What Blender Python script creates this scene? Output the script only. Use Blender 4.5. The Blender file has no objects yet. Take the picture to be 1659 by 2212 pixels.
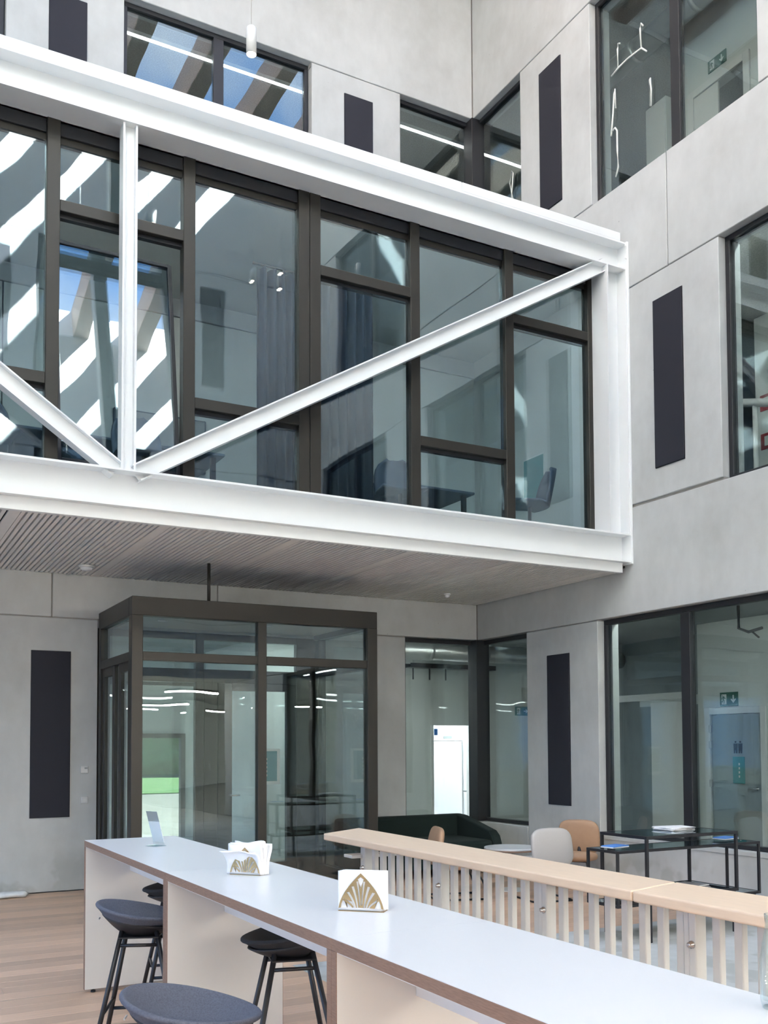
import bpy, bmesh, math, random
from mathutils import Vector, Matrix, noise
random.seed(7)
scene = bpy.context.scene
COL = scene.collection
# ------------------------------------------------------------------ camera
F_PX, YAW, PITCH, ROLL, PPY = 2119.35, 0.4982932, 0.0428446, -0.0048412, 1518.43
cam_d = bpy.data.cameras.new('camera'); cam = bpy.data.objects.new('camera', cam_d); COL.objects.link(cam)
fw = Vector((math.sin(YAW)*math.cos(PITCH), math.cos(YAW)*math.cos(PITCH), math.sin(PITCH)))
rt = Vector((math.cos(YAW), -math.sin(YAW), 0)); up = rt.cross(fw)
r2 = math.cos(ROLL)*rt + math.sin(ROLL)*up; u2 = -math.sin(ROLL)*rt + math.cos(ROLL)*up
cam.matrix_world = Matrix(((r2.x, u2.x, -fw.x, 0), (r2.y, u2.y, -fw.y, 0), (r2.z, u2.z, -fw.z, 1.6), (0, 0, 0, 1)))
cam_d.sensor_fit = 'VERTICAL'; cam_d.sensor_height = 36.0; cam_d.sensor_width = 27.0
cam_d.lens = F_PX/2212*36.0; cam_d.shift_y = (PPY-1106)/2212; cam_d.clip_start = 0.05; cam_d.clip_end = 400
scene.camera = cam
# ------------------------------------------------------------------ light
vs = scene.view_settings
vs.view_transform = 'Standard'; vs.look = 'None'; vs.gamma = 1.0; vs.exposure = 2.08; vs.use_curve_mapping = False
world = bpy.data.worlds.new('sky'); scene.world = world; world.use_nodes = True
wn = world.node_tree.nodes; wl = world.node_tree.links; wn.clear()
w_out = wn.new('ShaderNodeOutputWorld'); w_bg = wn.new('ShaderNodeBackground'); w_tc = wn.new('ShaderNodeTexCoord')
w_no = wn.new('ShaderNodeTexNoise'); w_no.inputs['Scale'].default_value = 3.0; w_no.inputs['Detail'].default_value = 5
w_rp = wn.new('ShaderNodeValToRGB')
w_rp.color_ramp.elements[0].position = 0.54; w_rp.color_ramp.elements[0].color = (0.25, 0.48, 0.92, 1)
w_rp.color_ramp.elements[1].position = 0.70; w_rp.color_ramp.elements[1].color = (1.28, 1.25, 1.2, 1)
wl.new(w_tc.outputs['Generated'], w_no.inputs['Vector']); wl.new(w_no.outputs['Fac'], w_rp.inputs['Fac'])
wl.new(w_rp.outputs['Color'], w_bg.inputs['Color']); w_bg.inputs['Strength'].default_value = 0.95
wl.new(w_bg.outputs['Background'], w_out.inputs['Surface'])
sun_d = bpy.data.lights.new('sun', 'SUN'); sun = bpy.data.objects.new('sun', sun_d); COL.objects.link(sun)
sun_d.energy = 26.0; sun_d.angle = 0.009; sun_d.color = (1.0, 0.99, 0.94)
sun.rotation_euler = Vector((-0.75, -1.02, -0.98)).to_track_quat('-Z', 'Y').to_euler(); sun.location = (8, 12, 20)
por_d = bpy.data.lights.new('roof_light_portal', 'AREA'); por = bpy.data.objects.new('roof_light_portal', por_d); COL.objects.link(por)
por_d.shape = 'RECTANGLE'; por_d.size = 10.2; por_d.size_y = 11.7; por.location = (2.51, 5.45, 12.55); por_d.cycles.is_portal = True
cy = scene.cycles
cy.use_denoising = True; cy.max_bounces = 7; cy.diffuse_bounces = 4; cy.glossy_bounces = 3; cy.transmission_bounces = 4
cy.transparent_max_bounces = 16; cy.sample_clamp_indirect = 6.0; cy.caustics_reflective = False; cy.caustics_refractive = False
cy.use_light_tree = True; cy.use_adaptive_sampling = True; cy.adaptive_threshold = 0.06; cy.adaptive_min_samples = 16; cy.time_limit = 800

# ------------------------------------------------------------------ materials
MAT = {}
def new_mat(name):
    m = bpy.data.materials.new(name); m.use_nodes = True; MAT[name] = m
    return m, m.node_tree.nodes, m.node_tree.links, m.node_tree.nodes['Principled BSDF']
def mat(name, col, rough=0.5, metal=0.0, spec=0.5, vary=0.0, scale=8.0, bump=0.0, bscale=60.0, emit=None, estr=0.0, rnd=0.0, stretch=None):
    m, n, l, b = new_mat(name)
    b.inputs['Roughness'].default_value = rough; b.inputs['Metallic'].default_value = metal
    b.inputs['Specular IOR Level'].default_value = spec
    geo = n.new('ShaderNodeNewGeometry'); vec = geo.outputs['Position']
    if stretch:
        mp = n.new('ShaderNodeMapping'); mp.inputs['Scale'].default_value = stretch
        l.new(vec, mp.inputs['Vector']); vec = mp.outputs['Vector']
    nz = n.new('ShaderNodeTexNoise'); nz.inputs['Scale'].default_value = scale; nz.inputs['Detail'].default_value = 4
    l.new(vec, nz.inputs['Vector'])
    mx = n.new('ShaderNodeMix'); mx.data_type = 'RGBA'
    v = vary if vary else 0.02
    mx.inputs['A'].default_value = [c*(1-v) for c in col]+[1]; mx.inputs['B'].default_value = [min(1, c*(1+v)) for c in col]+[1]
    l.new(nz.outputs['Fac'], mx.inputs['Factor']); out = mx.outputs['Result']
    if rnd:
        oi = n.new('ShaderNodeObjectInfo'); mr = n.new('ShaderNodeMapRange'); hs = n.new('ShaderNodeHueSaturation')
        mr.inputs['To Min'].default_value = 1-rnd; mr.inputs['To Max'].default_value = 1+rnd
        l.new(oi.outputs['Random'], mr.inputs['Value']); l.new(mr.outputs['Result'], hs.inputs['Value']); l.new(out, hs.inputs['Color']); out = hs.outputs['Color']
    l.new(out, b.inputs['Base Color'])
    if bump:
        n2 = n.new('ShaderNodeTexNoise'); n2.inputs['Scale'].default_value = bscale; n2.inputs['Detail'].default_value = 3
        l.new(vec, n2.inputs['Vector'])
        bp = n.new('ShaderNodeBump'); bp.inputs['Strength'].default_value = bump; bp.inputs['Distance'].default_value = 0.01
        l.new(n2.outputs['Fac'], bp.inputs['Height']); l.new(bp.outputs['Normal'], b.inputs['Normal'])
    if emit:
        b.inputs['Emission Color'].default_value = (*emit, 1); b.inputs['Emission Strength'].default_value = estr
    return m
def concrete(name, base, light, dark):
    m, n, l, b = new_mat(name)
    b.inputs['Roughness'].default_value = 0.8; b.inputs['Specular IOR Level'].default_value = 0.25
    geo = n.new('ShaderNodeNewGeometry')
    n1 = n.new('ShaderNodeTexNoise'); n1.inputs['Scale'].default_value = 0.9; n1.inputs['Detail'].default_value = 6; n1.inputs['Roughness'].default_value = 0.6
    n2 = n.new('ShaderNodeTexNoise'); n2.inputs['Scale'].default_value = 9; n2.inputs['Detail'].default_value = 6
    n3 = n.new('ShaderNodeTexVoronoi'); n3.inputs['Scale'].default_value = 3.2
    mp = n.new('ShaderNodeMapping'); mp.inputs['Scale'].default_value = (1, 1, 0.5)
    l.new(geo.outputs['Position'], n1.inputs['Vector']); l.new(geo.outputs['Position'], mp.inputs['Vector']); l.new(mp.outputs['Vector'], n2.inputs['Vector'])
    l.new(geo.outputs['Position'], n3.inputs['Vector'])
    r1 = n.new('ShaderNodeValToRGB'); r1.color_ramp.elements[0].position = 0.32; r1.color_ramp.elements[1].position = 0.7
    r1.color_ramp.elements[0].color = (*dark, 1); r1.color_ramp.elements[1].color = (*light, 1)
    e = r1.color_ramp.elements.new(0.5); e.color = (*base, 1)
    l.new(n1.outputs['Fac'], r1.inputs['Fac'])
    r2_ = n.new('ShaderNodeMapRange'); r2_.inputs['From Min'].default_value = 0.3; r2_.inputs['From Max'].default_value = 0.7
    r2_.inputs['To Min'].default_value = 0.965; r2_.inputs['To Max'].default_value = 1.03
    l.new(n2.outputs['Fac'], r2_.inputs['Value'])
    oi = n.new('ShaderNodeObjectInfo'); mr = n.new('ShaderNodeMapRange'); mr.inputs['To Min'].default_value = 0.96; mr.inputs['To Max'].default_value = 1.03
    l.new(oi.outputs['Random'], mr.inputs['Value'])
    mu = n.new('ShaderNodeMath'); mu.operation = 'MULTIPLY'; l.new(r2_.outputs['Result'], mu.inputs[0]); l.new(mr.outputs['Result'], mu.inputs[1])
    # small air holes
    ho = n.new('ShaderNodeMapRange'); ho.inputs['From Min'].default_value = 0.012; ho.inputs['From Max'].default_value = 0.03
    ho.inputs['To Min'].default_value = 0.6; ho.inputs['To Max'].default_value = 1.0; l.new(n3.outputs['Distance'], ho.inputs['Value'])
    mu2 = n.new('ShaderNodeMath'); mu2.operation = 'MULTIPLY'; l.new(mu.outputs[0], mu2.inputs[0]); l.new(ho.outputs['Result'], mu2.inputs[1])
    hs = n.new('ShaderNodeHueSaturation'); l.new(r1.outputs['Color'], hs.inputs['Color']); l.new(mu2.outputs[0], hs.inputs['Value'])
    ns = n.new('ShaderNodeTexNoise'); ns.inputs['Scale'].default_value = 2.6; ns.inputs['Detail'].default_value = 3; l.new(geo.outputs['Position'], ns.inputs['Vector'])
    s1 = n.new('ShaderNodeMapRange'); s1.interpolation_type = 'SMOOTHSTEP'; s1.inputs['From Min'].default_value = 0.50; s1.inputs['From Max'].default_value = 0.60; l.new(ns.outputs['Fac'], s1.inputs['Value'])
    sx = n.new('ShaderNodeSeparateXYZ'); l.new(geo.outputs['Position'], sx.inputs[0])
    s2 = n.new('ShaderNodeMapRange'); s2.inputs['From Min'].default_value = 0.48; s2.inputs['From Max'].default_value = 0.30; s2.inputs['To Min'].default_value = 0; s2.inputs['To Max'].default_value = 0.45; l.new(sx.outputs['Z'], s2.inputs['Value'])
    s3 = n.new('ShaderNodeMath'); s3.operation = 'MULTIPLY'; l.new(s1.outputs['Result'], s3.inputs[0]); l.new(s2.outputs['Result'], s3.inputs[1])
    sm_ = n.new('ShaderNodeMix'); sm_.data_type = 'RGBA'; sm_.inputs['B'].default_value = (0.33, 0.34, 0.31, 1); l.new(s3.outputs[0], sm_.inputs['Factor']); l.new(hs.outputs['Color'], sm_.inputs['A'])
    l.new(sm_.outputs['Result'], b.inputs['Base Color'])
    bp = n.new('ShaderNodeBump'); bp.inputs['Strength'].default_value = 0.12; bp.inputs['Distance'].default_value = 0.01
    l.new(n2.outputs['Fac'], bp.inputs['Height']); l.new(bp.outputs['Normal'], b.inputs['Normal'])
    return m
def glass(name, tint, r0, wav=0.0):
    m = bpy.data.materials.new(name); m.use_nodes = True; MAT[name] = m
    n = m.node_tree.nodes; l = m.node_tree.links; n.clear()
    o = n.new('ShaderNodeOutputMaterial'); t = n.new('ShaderNodeBsdfTransparent'); g = n.new('ShaderNodeBsdfGlossy'); mx = n.new('ShaderNodeMixShader')
    t.inputs['Color'].default_value = (*tint, 1); g.inputs['Roughness'].default_value = 0.0; g.inputs['Color'].default_value = (0.86, 0.96, 1.0, 1)
    lw = n.new('ShaderNodeLayerWeight'); lw.inputs['Blend'].default_value = 0.5
    pw = n.new('ShaderNodeMath'); pw.operation = 'POWER'; pw.inputs[1].default_value = 4.0; l.new(lw.outputs['Facing'], pw.inputs[0])
    ma = n.new('ShaderNodeMath'); ma.operation = 'MULTIPLY_ADD'; ma.inputs[1].default_value = 1-r0; ma.inputs[2].default_value = r0
    l.new(pw.outputs[0], ma.inputs[0]); l.new(ma.outputs[0], mx.inputs['Fac'])
    if wav:
        geo = n.new('ShaderNodeNewGeometry'); nz = n.new('ShaderNodeTexNoise'); nz.inputs['Scale'].default_value = 1.3; nz.inputs['Detail'].default_value = 1
        bp = n.new('ShaderNodeBump'); bp.inputs['Strength'].default_value = 1.0; bp.inputs['Distance'].default_value = wav
        l.new(geo.outputs['Position'], nz.inputs['Vector']); l.new(nz.outputs['Fac'], bp.inputs['Height']); l.new(bp.outputs['Normal'], g.inputs['Normal'])
    l.new(t.outputs[0], mx.inputs[1]); l.new(g.outputs[0], mx.inputs[2]); l.new(mx.outputs[0], o.inputs['Surface'])
    return m
concrete('concrete', (0.53, 0.55, 0.545), (0.575, 0.595, 0.59), (0.47, 0.485, 0.475))
concrete('slab', (0.42, 0.42, 0.41), (0.48, 0.48, 0.47), (0.34, 0.34, 0.33))
mat('joint', (0.36, 0.35, 0.32), 0.9, vary=0.1)
mat('white_steel', (0.86, 0.88, 0.88), 0.38, vary=0.015, scale=3)
mat('bronze', (0.036, 0.033, 0.027), 0.42, metal=0.25, vary=0.06, scale=5)
mat('dark_frame', (0.020, 0.021, 0.024), 0.45, vary=0.06)
mat('acoustic', (0.017, 0.018, 0.028), 0.75, vary=0.15, scale=400, bump=0.15, bscale=500)
mat('plaster', (0.66, 0.68, 0.65), 0.7, vary=0.02)
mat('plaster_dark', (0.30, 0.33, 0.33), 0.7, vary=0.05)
mat('woodwool', (0.40, 0.40, 0.36), 0.95, vary=0.45, scale=60, bump=0.6, bscale=80)
mat('galvanised', (0.50, 0.50, 0.48), 0.35, metal=0.8, vary=0.1)
mat('slat', (0.86, 0.84, 0.81), 0.55, vary=0.05)
mat('black_board', (0.03, 0.028, 0.026), 0.9)
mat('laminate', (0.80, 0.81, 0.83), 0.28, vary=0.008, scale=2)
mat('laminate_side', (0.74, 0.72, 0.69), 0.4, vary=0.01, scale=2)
mat('plywood', (0.27, 0.165, 0.115), 0.6, vary=0.35, scale=30, stretch=(1, 1, 9))
mat('beech', (0.83, 0.64, 0.47), 0.45, vary=0.10, scale=10, stretch=(6, 0.6, 6))
mat('plank', (0.63, 0.425, 0.295), 0.42, vary=0.16, scale=9, stretch=(0.35, 6, 6), rnd=0.17)
mat('glulam', (0.40, 0.31, 0.26), 0.6, vary=0.1, scale=6, stretch=(6, 0.4, 6))
mat('white_paint', (0.72, 0.72, 0.70), 0.45, vary=0.02)
mat('chrome', (0.62, 0.62, 0.63), 0.22, metal=1.0)
mat('black_metal', (0.016, 0.016, 0.019), 0.4, vary=0.05)
mat('felt_blue', (0.105, 0.115, 0.15), 0.95, vary=0.45, scale=170, bump=0.3, bscale=300)
mat('felt_dark', (0.030, 0.030, 0.032), 0.95, vary=0.3, scale=170, bump=0.3, bscale=300)
mat('shell_dark', (0.022, 0.022, 0.025), 0.55)
mat('sofa_green', (0.009, 0.020, 0.018), 0.95, vary=0.3, scale=120, bump=0.2, bscale=200)
mat('fabric_grey', (0.50, 0.48, 0.46), 0.95, vary=0.06, scale=150, bump=0.2, bscale=250)
mat('leather_tan', (0.47, 0.30, 0.19), 0.6, vary=0.06, scale=20)
mat('gold', (0.56, 0.37, 0.18), 0.26, metal=1.0, vary=0.05)
mat('paper', (0.86, 0.86, 0.87), 0.85, vary=0.01)
mat('paper_grey', (0.36, 0.36, 0.38), 0.8, vary=0.35, scale=25)
mat('cover_blue', (0.08, 0.27, 0.72), 0.4, vary=0.1)
mat('teal', (0.05, 0.27, 0.28), 0.6)
mat('sign_green', (0.015, 0.11, 0.075), 0.5)
mat('sign_white', (0.75, 0.78, 0.74), 0.5)
mat('sign_red', (0.35, 0.03, 0.03), 0.5)
mat('curtain', (0.011, 0.020, 0.038), 0.9, vary=0.2, scale=20)
mat('bluegrey', (0.07, 0.10, 0.14), 0.7)
mat('fridge_white', (0.82, 0.83, 0.85), 0.35)
mat('frost_wrap', (0.72, 0.76, 0.78), 0.25, vary=0.12, scale=25, bump=0.7, bscale=22)
mat('led_white', (1, 1, 1), 0.5, emit=(1.0, 0.98, 0.95), estr=2.5)
mat('led_fill', (1, 1, 1), 0.5, emit=(0.95, 1.0, 0.98), estr=13.0)  # glow of the strips added to brighten the rooms
mat('led_bright', (1, 1, 1), 0.5, emit=(0.96, 0.98, 1.0), estr=16.0)
mat('bulb_warm', (1, 1, 1), 0.5, emit=(1.0, 0.75, 0.55), estr=6.0)
mat('led_warm', (1, 1, 1), 0.5, emit=(1.0, 0.92, 0.82), estr=66.0)
mat('grass', (0.040, 0.066, 0.030), 0.95, spec=0.0, vary=0.3, scale=3)
mat('gravel', (0.070, 0.068, 0.061), 0.95, spec=0.0, vary=0.35, scale=5, bump=0.8, bscale=6)
mat('hedge', (0.075, 0.12, 0.05), 0.95, spec=0.0, vary=0.6, scale=3, bump=1.0, bscale=4)
mat('carpet', (0.28, 0.29, 0.28), 0.95, vary=0.1, scale=40)
glass('glass', (0.855, 0.90, 0.895), 0.085, 0.0025)
glass('glass_bridge', (0.82, 0.905, 0.945), 0.115, 0.0020)
glass('glass_clear', (0.95, 0.97, 0.97), 0.06)
glass('glass_smoke', (0.45, 0.47, 0.48), 0.10)

# ------------------------------------------------------------------ geometry helpers
def V(*a): return Vector(a)
WL = {}                                   # world location of unrotated parents
def put(name, me, m, parent=None, loc=(0, 0, 0), rot=None):
    o = bpy.data.objects.new(name, me); COL.objects.link(o)
    if m is not None and len(me.materials) == 0: me.materials.append(MAT[m] if isinstance(m, str) else m)
    o.location = loc
    if rot: o.rotation_euler = rot
    if parent is not None: o.parent = parent
    return o
def tag(o, label, cat, group=None, kind=None):
    o['label'] = label; o['category'] = cat
    if group: o['group'] = group
    if kind: o['kind'] = kind
    return o
def thing(name, label, cat, loc=(0, 0, 0), rz=0.0, group=None, kind=None):
    o = bpy.data.objects.new(name, None); COL.objects.link(o); o.location = loc; o.rotation_euler = (0, 0, rz)
    o.empty_display_size = 0.1; WL[o] = Vector(loc)
    return tag(o, label, cat, group, kind)
def from_bm(name, bm, smooth=False):
    me = bpy.data.meshes.new(name); bm.normal_update(); bm.to_mesh(me); bm.free()
    if smooth:
        for p in me.polygons: p.use_smooth = True
    return me
BOXES = {}
def box_mesh(sx, sy, sz, bev=0.0, m=None, seg=1):
    key = (round(sx, 4), round(sy, 4), round(sz, 4), bev, m, seg)
    if key in BOXES: return BOXES[key]
    bm = bmesh.new(); bmesh.ops.create_cube(bm, size=1.0)
    bmesh.ops.scale(bm, vec=(sx, sy, sz), verts=bm.verts)
    if bev: bmesh.ops.bevel(bm, geom=bm.edges[:], offset=min(bev, 0.45*min(sx, sy, sz)), segments=seg, affect='EDGES', profile=0.5)
    BOXES[key] = from_bm('box', bm)
    return BOXES[key]
def box(name, x0, x1, y0, y1, z0, z1, m, parent=None, bev=0.0, seg=1):
    """world-aligned box; parents given here are unrotated"""
    me = box_mesh(abs(x1-x0), abs(y1-y0), abs(z1-z0), bev, m, seg)
    c = V((x0+x1)/2, (y0+y1)/2, (z0+z1)/2)
    o = put(name, me, m, parent, c - (WL[parent] if parent is not None else V(0, 0, 0)))
    WL[o] = c
    return o
def lbox(name, x0, x1, y0, y1, z0, z1, m, parent, bev=0.0, rot=None, seg=1):
    """box in the parent's own frame"""
    me = box_mesh(abs(x1-x0), abs(y1-y0), abs(z1-z0), bev, m, seg)
    return put(name, me, m, parent, ((x0+x1)/2, (y0+y1)/2, (z0+z1)/2), rot)
def tube_bm(bm, pts, r, seg=8, closed=False):
    pts = [Vector(p) for p in pts]; n = len(pts); rings = []
    ref = V(0, 0, 1)
    for i, p in enumerate(pts):
        a = pts[i-1] if (i > 0 or closed) else p; b = pts[(i+1) % n] if (i < n-1 or closed) else p
        d = (b-a).normalized()
        s = d.cross(ref)
        if s.length < 1e-3: s = d.cross(V(1, 0, 0))
        s.normalize(); t = s.cross(d).normalized()
        rings.append([bm.verts.new(p + r*(math.cos(k*2*math.pi/seg)*s + math.sin(k*2*math.pi/seg)*t)) for k in range(seg)])
    m_ = n if closed else n-1
    for i in range(m_):
        A, B = rings[i], rings[(i+1) % n]
        for k in range(seg): bm.faces.new((A[k], A[(k+1) % seg], B[(k+1) % seg], B[k]))
    if not closed:
        bm.faces.new(rings[0]); bm.faces.new(rings[-1][::-1])
def tube(name, pts, r, m, parent=None, seg=8, closed=False):
    bm = bmesh.new(); tube_bm(bm, pts, r, seg, closed); bmesh.ops.recalc_face_normals(bm, faces=bm.faces)
    return put(name, from_bm(name, bm, True), m, parent)
def lathe(name, prof, m, parent=None, loc=(0, 0, 0), seg=24, rot=None):
    bm = bmesh.new(); rings = []
    for r, z in prof:
        rings.append([bm.verts.new((r*math.cos(k*2*math.pi/seg), r*math.sin(k*2*math.pi/seg), z)) for k in range(seg)])
    for A, B in zip(rings, rings[1:]):
        for k in range(seg): bm.faces.new((A[k], A[(k+1) % seg], B[(k+1) % seg], B[k]))
    bm.faces.new(rings[0][::-1]); bm.faces.new(rings[-1]); bmesh.ops.remove_doubles(bm, verts=bm.verts, dist=1e-5)
    bmesh.ops.recalc_face_normals(bm, faces=bm.faces)
    me = from_bm(name, bm)
    for p in me.polygons: p.use_smooth = len(p.vertices) == 4
    return put(name, me, m, parent, loc, rot)
def prism(name, poly, axis, a0, a1, m, parent=None, bev=0.0):
    """extrude a 2-D polygon along axis from a0 to a1"""
    bm = bmesh.new()
    def P(u, v, w): return {'X': (w, u, v), 'Y': (u, w, v), 'Z': (u, v, w)}[axis]
    A = [bm.verts.new(P(u, v, a0)) for u, v in poly]; B = [bm.verts.new(P(u, v, a1)) for u, v in poly]; n = len(poly)
    bm.faces.new(A); bm.faces.new(B[::-1])
    for k in range(n): bm.faces.new((A[k], B[k], B[(k+1) % n], A[(k+1) % n]))
    bmesh.ops.recalc_face_normals(bm, faces=bm.faces)
    if bev: bmesh.ops.bevel(bm, geom=bm.edges[:], offset=bev, segments=3, affect='EDGES', profile=0.5)
    c = sum((v.co for v in bm.verts), Vector())/len(bm.verts)
    for v in bm.verts: v.co -= c
    o = put(name, from_bm(name, bm), m, parent, c - (WL.get(parent, V(0, 0, 0)) if parent is not None else V(0, 0, 0))); WL[o] = c
    return o
def superpad(name, sx, sy, sz, m, parent, loc, rot=None, e=0.45, ee=0.6, nu=28, nv=14):
    """soft cushion: a super-ellipsoid"""
    def sp(v, p): return math.copysign(abs(v)**p, v)
    bm = bmesh.new(); rows = []
    for j in range(nv+1):
        ph = -math.pi/2 + math.pi*j/nv; row = []
        for i in range(nu):
            th = 2*math.pi*i/nu
            row.append(bm.verts.new((sx/2*sp(math.cos(ph), ee)*sp(math.cos(th), e), sy/2*sp(math.cos(ph), ee)*sp(math.sin(th), e), sz/2*sp(math.sin(ph), ee))))
        rows.append(row)
    for A, B in zip(rows, rows[1:]):
        for i in range(nu): bm.faces.new((A[i], A[(i+1) % nu], B[(i+1) % nu], B[i]))
    bmesh.ops.remove_doubles(bm, verts=bm.verts, dist=1e-4); bmesh.ops.recalc_face_normals(bm, faces=bm.faces)
    return put(name, from_bm(name, bm, True), m, parent, loc, rot)
def flat2d(name, outlines, m, parent, loc, rot=None, ext=0.001, bev=0.0):
    """plate cut from 2-D outlines (inner ones are holes), thickness 2*ext"""
    cu = bpy.data.curves.new(name, 'CURVE'); cu.dimensions = '2D'; cu.fill_mode = 'BOTH'; cu.extrude = ext; cu.bevel_depth = bev
    for pl in outlines:
        s = cu.splines.new('POLY'); s.points.add(len(pl)-1); s.use_cyclic_u = True
        for p, q in zip(s.points, pl): p.co = (q[0], q[1], 0, 1)
    t = bpy.data.objects.new('tmp', cu); COL.objects.link(t)
    me = bpy.data.meshes.new_from_object(t.evaluated_get(bpy.context.evaluated_depsgraph_get()))
    bpy.data.objects.remove(t); bpy.data.curves.remove(cu); me.materials.clear(); me.name = name
    return put(name, me, m, parent, loc, rot)
def copy_tree(o, parent=None):
    c = o.copy(); COL.objects.link(c); c.parent = parent
    for ch in o.children: copy_tree(ch, c)
    return c

# ------------------------------------------------------------------ levels of the building
YB, XR, XL, YO = 11.30, 7.627, -2.6, -0.40        # back, right, left and opposite wall faces
T = 0.32
BANDS = [(3.04, 4.24), (6.73, 7.99), (10.47, 12.9)]   # spandrels
SILL = [0.555, 4.24, 7.99]; HEAD = [3.04, 6.73, 10.47]
G = 0.012
# floor
fl = box('floor', -14, 14.5, -17, 17.2, -0.4, -0.014, 'slab'); tag(fl, 'timber and concrete ground floor of the atrium', 'floor', kind='structure')
pl_i = 0
def plank_rows(x0, x1, y0, y1):
    global pl_i
    y = y0; row = 0
    while y < y1-0.02:
        w = min(0.165, y1-y); x = x0 - random.random()*1.6
        while x < x1:
            L = 2.2; a, b = max(x, x0), min(x+L, x1)
            if b-a > 0.05: box('plank', a+0.001, b-0.001, y+0.001, y+w-0.001, -0.014, random.uniform(-0.0006, 0.0), 'plank', fl, 0.0012)
            x += L
        y += 0.165; row += 1
plank_rows(-1.2, XR, 6.67, YB)
plank_rows(-1.0, 2.86, 3.0, 6.67)
box('plain_boards', XL, 2.86, YO-16, 3.0, -0.014, -0.0005, 'plank', fl)
box('plain_boards', XL, -1.2, 6.67, YB, -0.014, -0.0005, 'plank', fl)
box('plain_boards', XL, -1.0, 3.0, 6.67, -0.014, -0.0005, 'plank', fl)
box('concrete_field', 2.86, XR, YO, 6.67, -0.014, 0.0, 'concrete', fl, 0.002)
box('carpet_field', -14, 14.5, YB+0.02, 17.1, -0.014, -0.002, 'carpet', fl)
box('carpet_field', XR+0.02, 14.5, -17, YB, -0.014, -0.002, 'carpet', fl)

# walls made of concrete panels -------------------------------------------------
def wall_x(root, y0, y1, spans, z0, z1, m='concrete'):
    for a, b in spans: box('concrete_panel', a+G/2, b-G/2, y0, y1, z0+G/2, z1-G/2, m, root, 0.006)
def wall_y(root, x0, x1, spans, z0, z1, m='concrete'):
    for a, b in spans: box('concrete_panel', x0, x1, a+G/2, b-G/2, z0+G/2, z1-G/2, m, root, 0.006)
wb = thing('wall_back', 'pale grey concrete wall behind the bridge', 'wall', (2.5, YB, 0), kind='structure')
wr = thing('wall_right', 'pale grey concrete wall with deep windows on the right', 'wall', (XR, 5, 0), kind='structure')
B0, B1 = YB, YB+T
# ground
wall_x(wb, B0, B1, [(XL, 2.46), (5.25, 6.48)], 0, HEAD[0])
box('lintel_panel', 2.46, 5.25, B0, B1, 2.95, HEAD[0]-G/2, 'concrete', wb)
wall_x(wb, B0, B1, [(6.48, XR+T)], 0, SILL[0])
wall_x(wb, B0, B1, [(XL, -1.8), (-1.8, 1.95), (1.95, 3.87), (3.87, XR)], *BANDS[0])
# bridge level: plain
wall_x(wb, B0, B1, [(XL, 1.4), (1.4, 5.12), (5.12, XR)], SILL[1], HEAD[1], 'plaster')
wall_x(wb, B0, B1, [(XL, 1.95), (1.95, XR)], *BANDS[1])
# upper
wall_x(wb, B0, B1, [(XL, -1.02), (1.39, 2.71), (5.12, 6.45)], SILL[2], HEAD[2])
wall_x(wb, B0, B1, [(XL, XR)], *BANDS[2])
for a, b in [(XL, 2.46), (5.25, 6.48)]: box('joint_strip', a, b, B0+0.02, B1-0.02, 2.98, 3.10, 'joint', wb)
for z in (SILL[2], HEAD[2]):
    for a, b in [(XL, -1.02), (1.39, 2.71), (5.12, 6.45)]: box('joint_strip', a, b, B0+0.02, B1-0.02, z-0.05, z+0.05, 'joint', wb)
box('joint_strip', XR+0.004, XR+T, B0+0.004, B1, 3.04, 4.24, 'joint', wb); box('joint_strip', XR+0.004, XR+T, B0+0.004, B1, 6.73, 7.99, 'joint', wb); box('joint_strip', XR+0.004, XR+T, B0+0.004, B1, 10.47, 13.5, 'joint', wb)
for x in (1.95, 3.87): box('joint_strip', x-0.05, x+0.05, B0+0.02, B1-0.02, 3.1, 4.2, 'joint', wb)
# right wall
R0, R1 = XR, XR+T
wall_y(wr, R0, R1, [(-2, 1.4), (3.85, 6.37), (8.80, 10.18)], 0, HEAD[0])
wall_y(wr, R0, R1, [(10.18, B0), (6.37, 8.80), (1.4, 3.85)], 0, SILL[0])
wall_y(wr, R0, R1, [(-2, 3.85), (3.85, B0)], *BANDS[0])
wall_y(wr, R0, R1, [(-2, 0.7), (3.1, 4.45), (6.90, B0)], SILL[1]+0.02, HEAD[1])
wall_y(wr, R0, R1, [(-2, 3.85), (3.85, 7.6), (7.6, B0)], *BANDS[1])
wall_y(wr, R0, R1, [(-2, 1.3), (3.75, 6.38), (8.80, 10.19)], SILL[2], HEAD[2])
wall_y(wr, R0, R1, [(-2, 3.85), (3.85, B0)], *BANDS[2])
for z, sp in ((HEAD[0], [(3.85, 6.37), (8.80, 10.18)]), (SILL[1]+0.01, [(6.90, B0)]), (HEAD[1], [(6.90, B0)]), (SILL[2], [(3.75, 6.38), (8.80, 10.19)]), (HEAD[2], [(3.75, 6.38), (8.8, 10.19)])):
    for a, b in sp: box('joint_strip', R0+0.025, R1-0.02, a+0.01, b-0.01, z-0.05, z+0.05, 'joint', wr)
box('joint_strip', R0+0.02, R1-0.02, 7.55, 7.65, 6.78, 7.94, 'joint', wr)
box('joint_strip', R0+0.02, R1-0.02, 10.13, 10.23, 0.0, 0.54, 'joint', wr); box('joint_strip', R0+0.02, R1-0.02, 8.75, 8.85, 0, 0.54, 'joint', wr)
# window ledges
box('ledge', R0-0.012, R0+0.2, 6.37, 8.80, SILL[0]-0.045, SILL[0], 'concrete', wr, 0.004)
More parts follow.
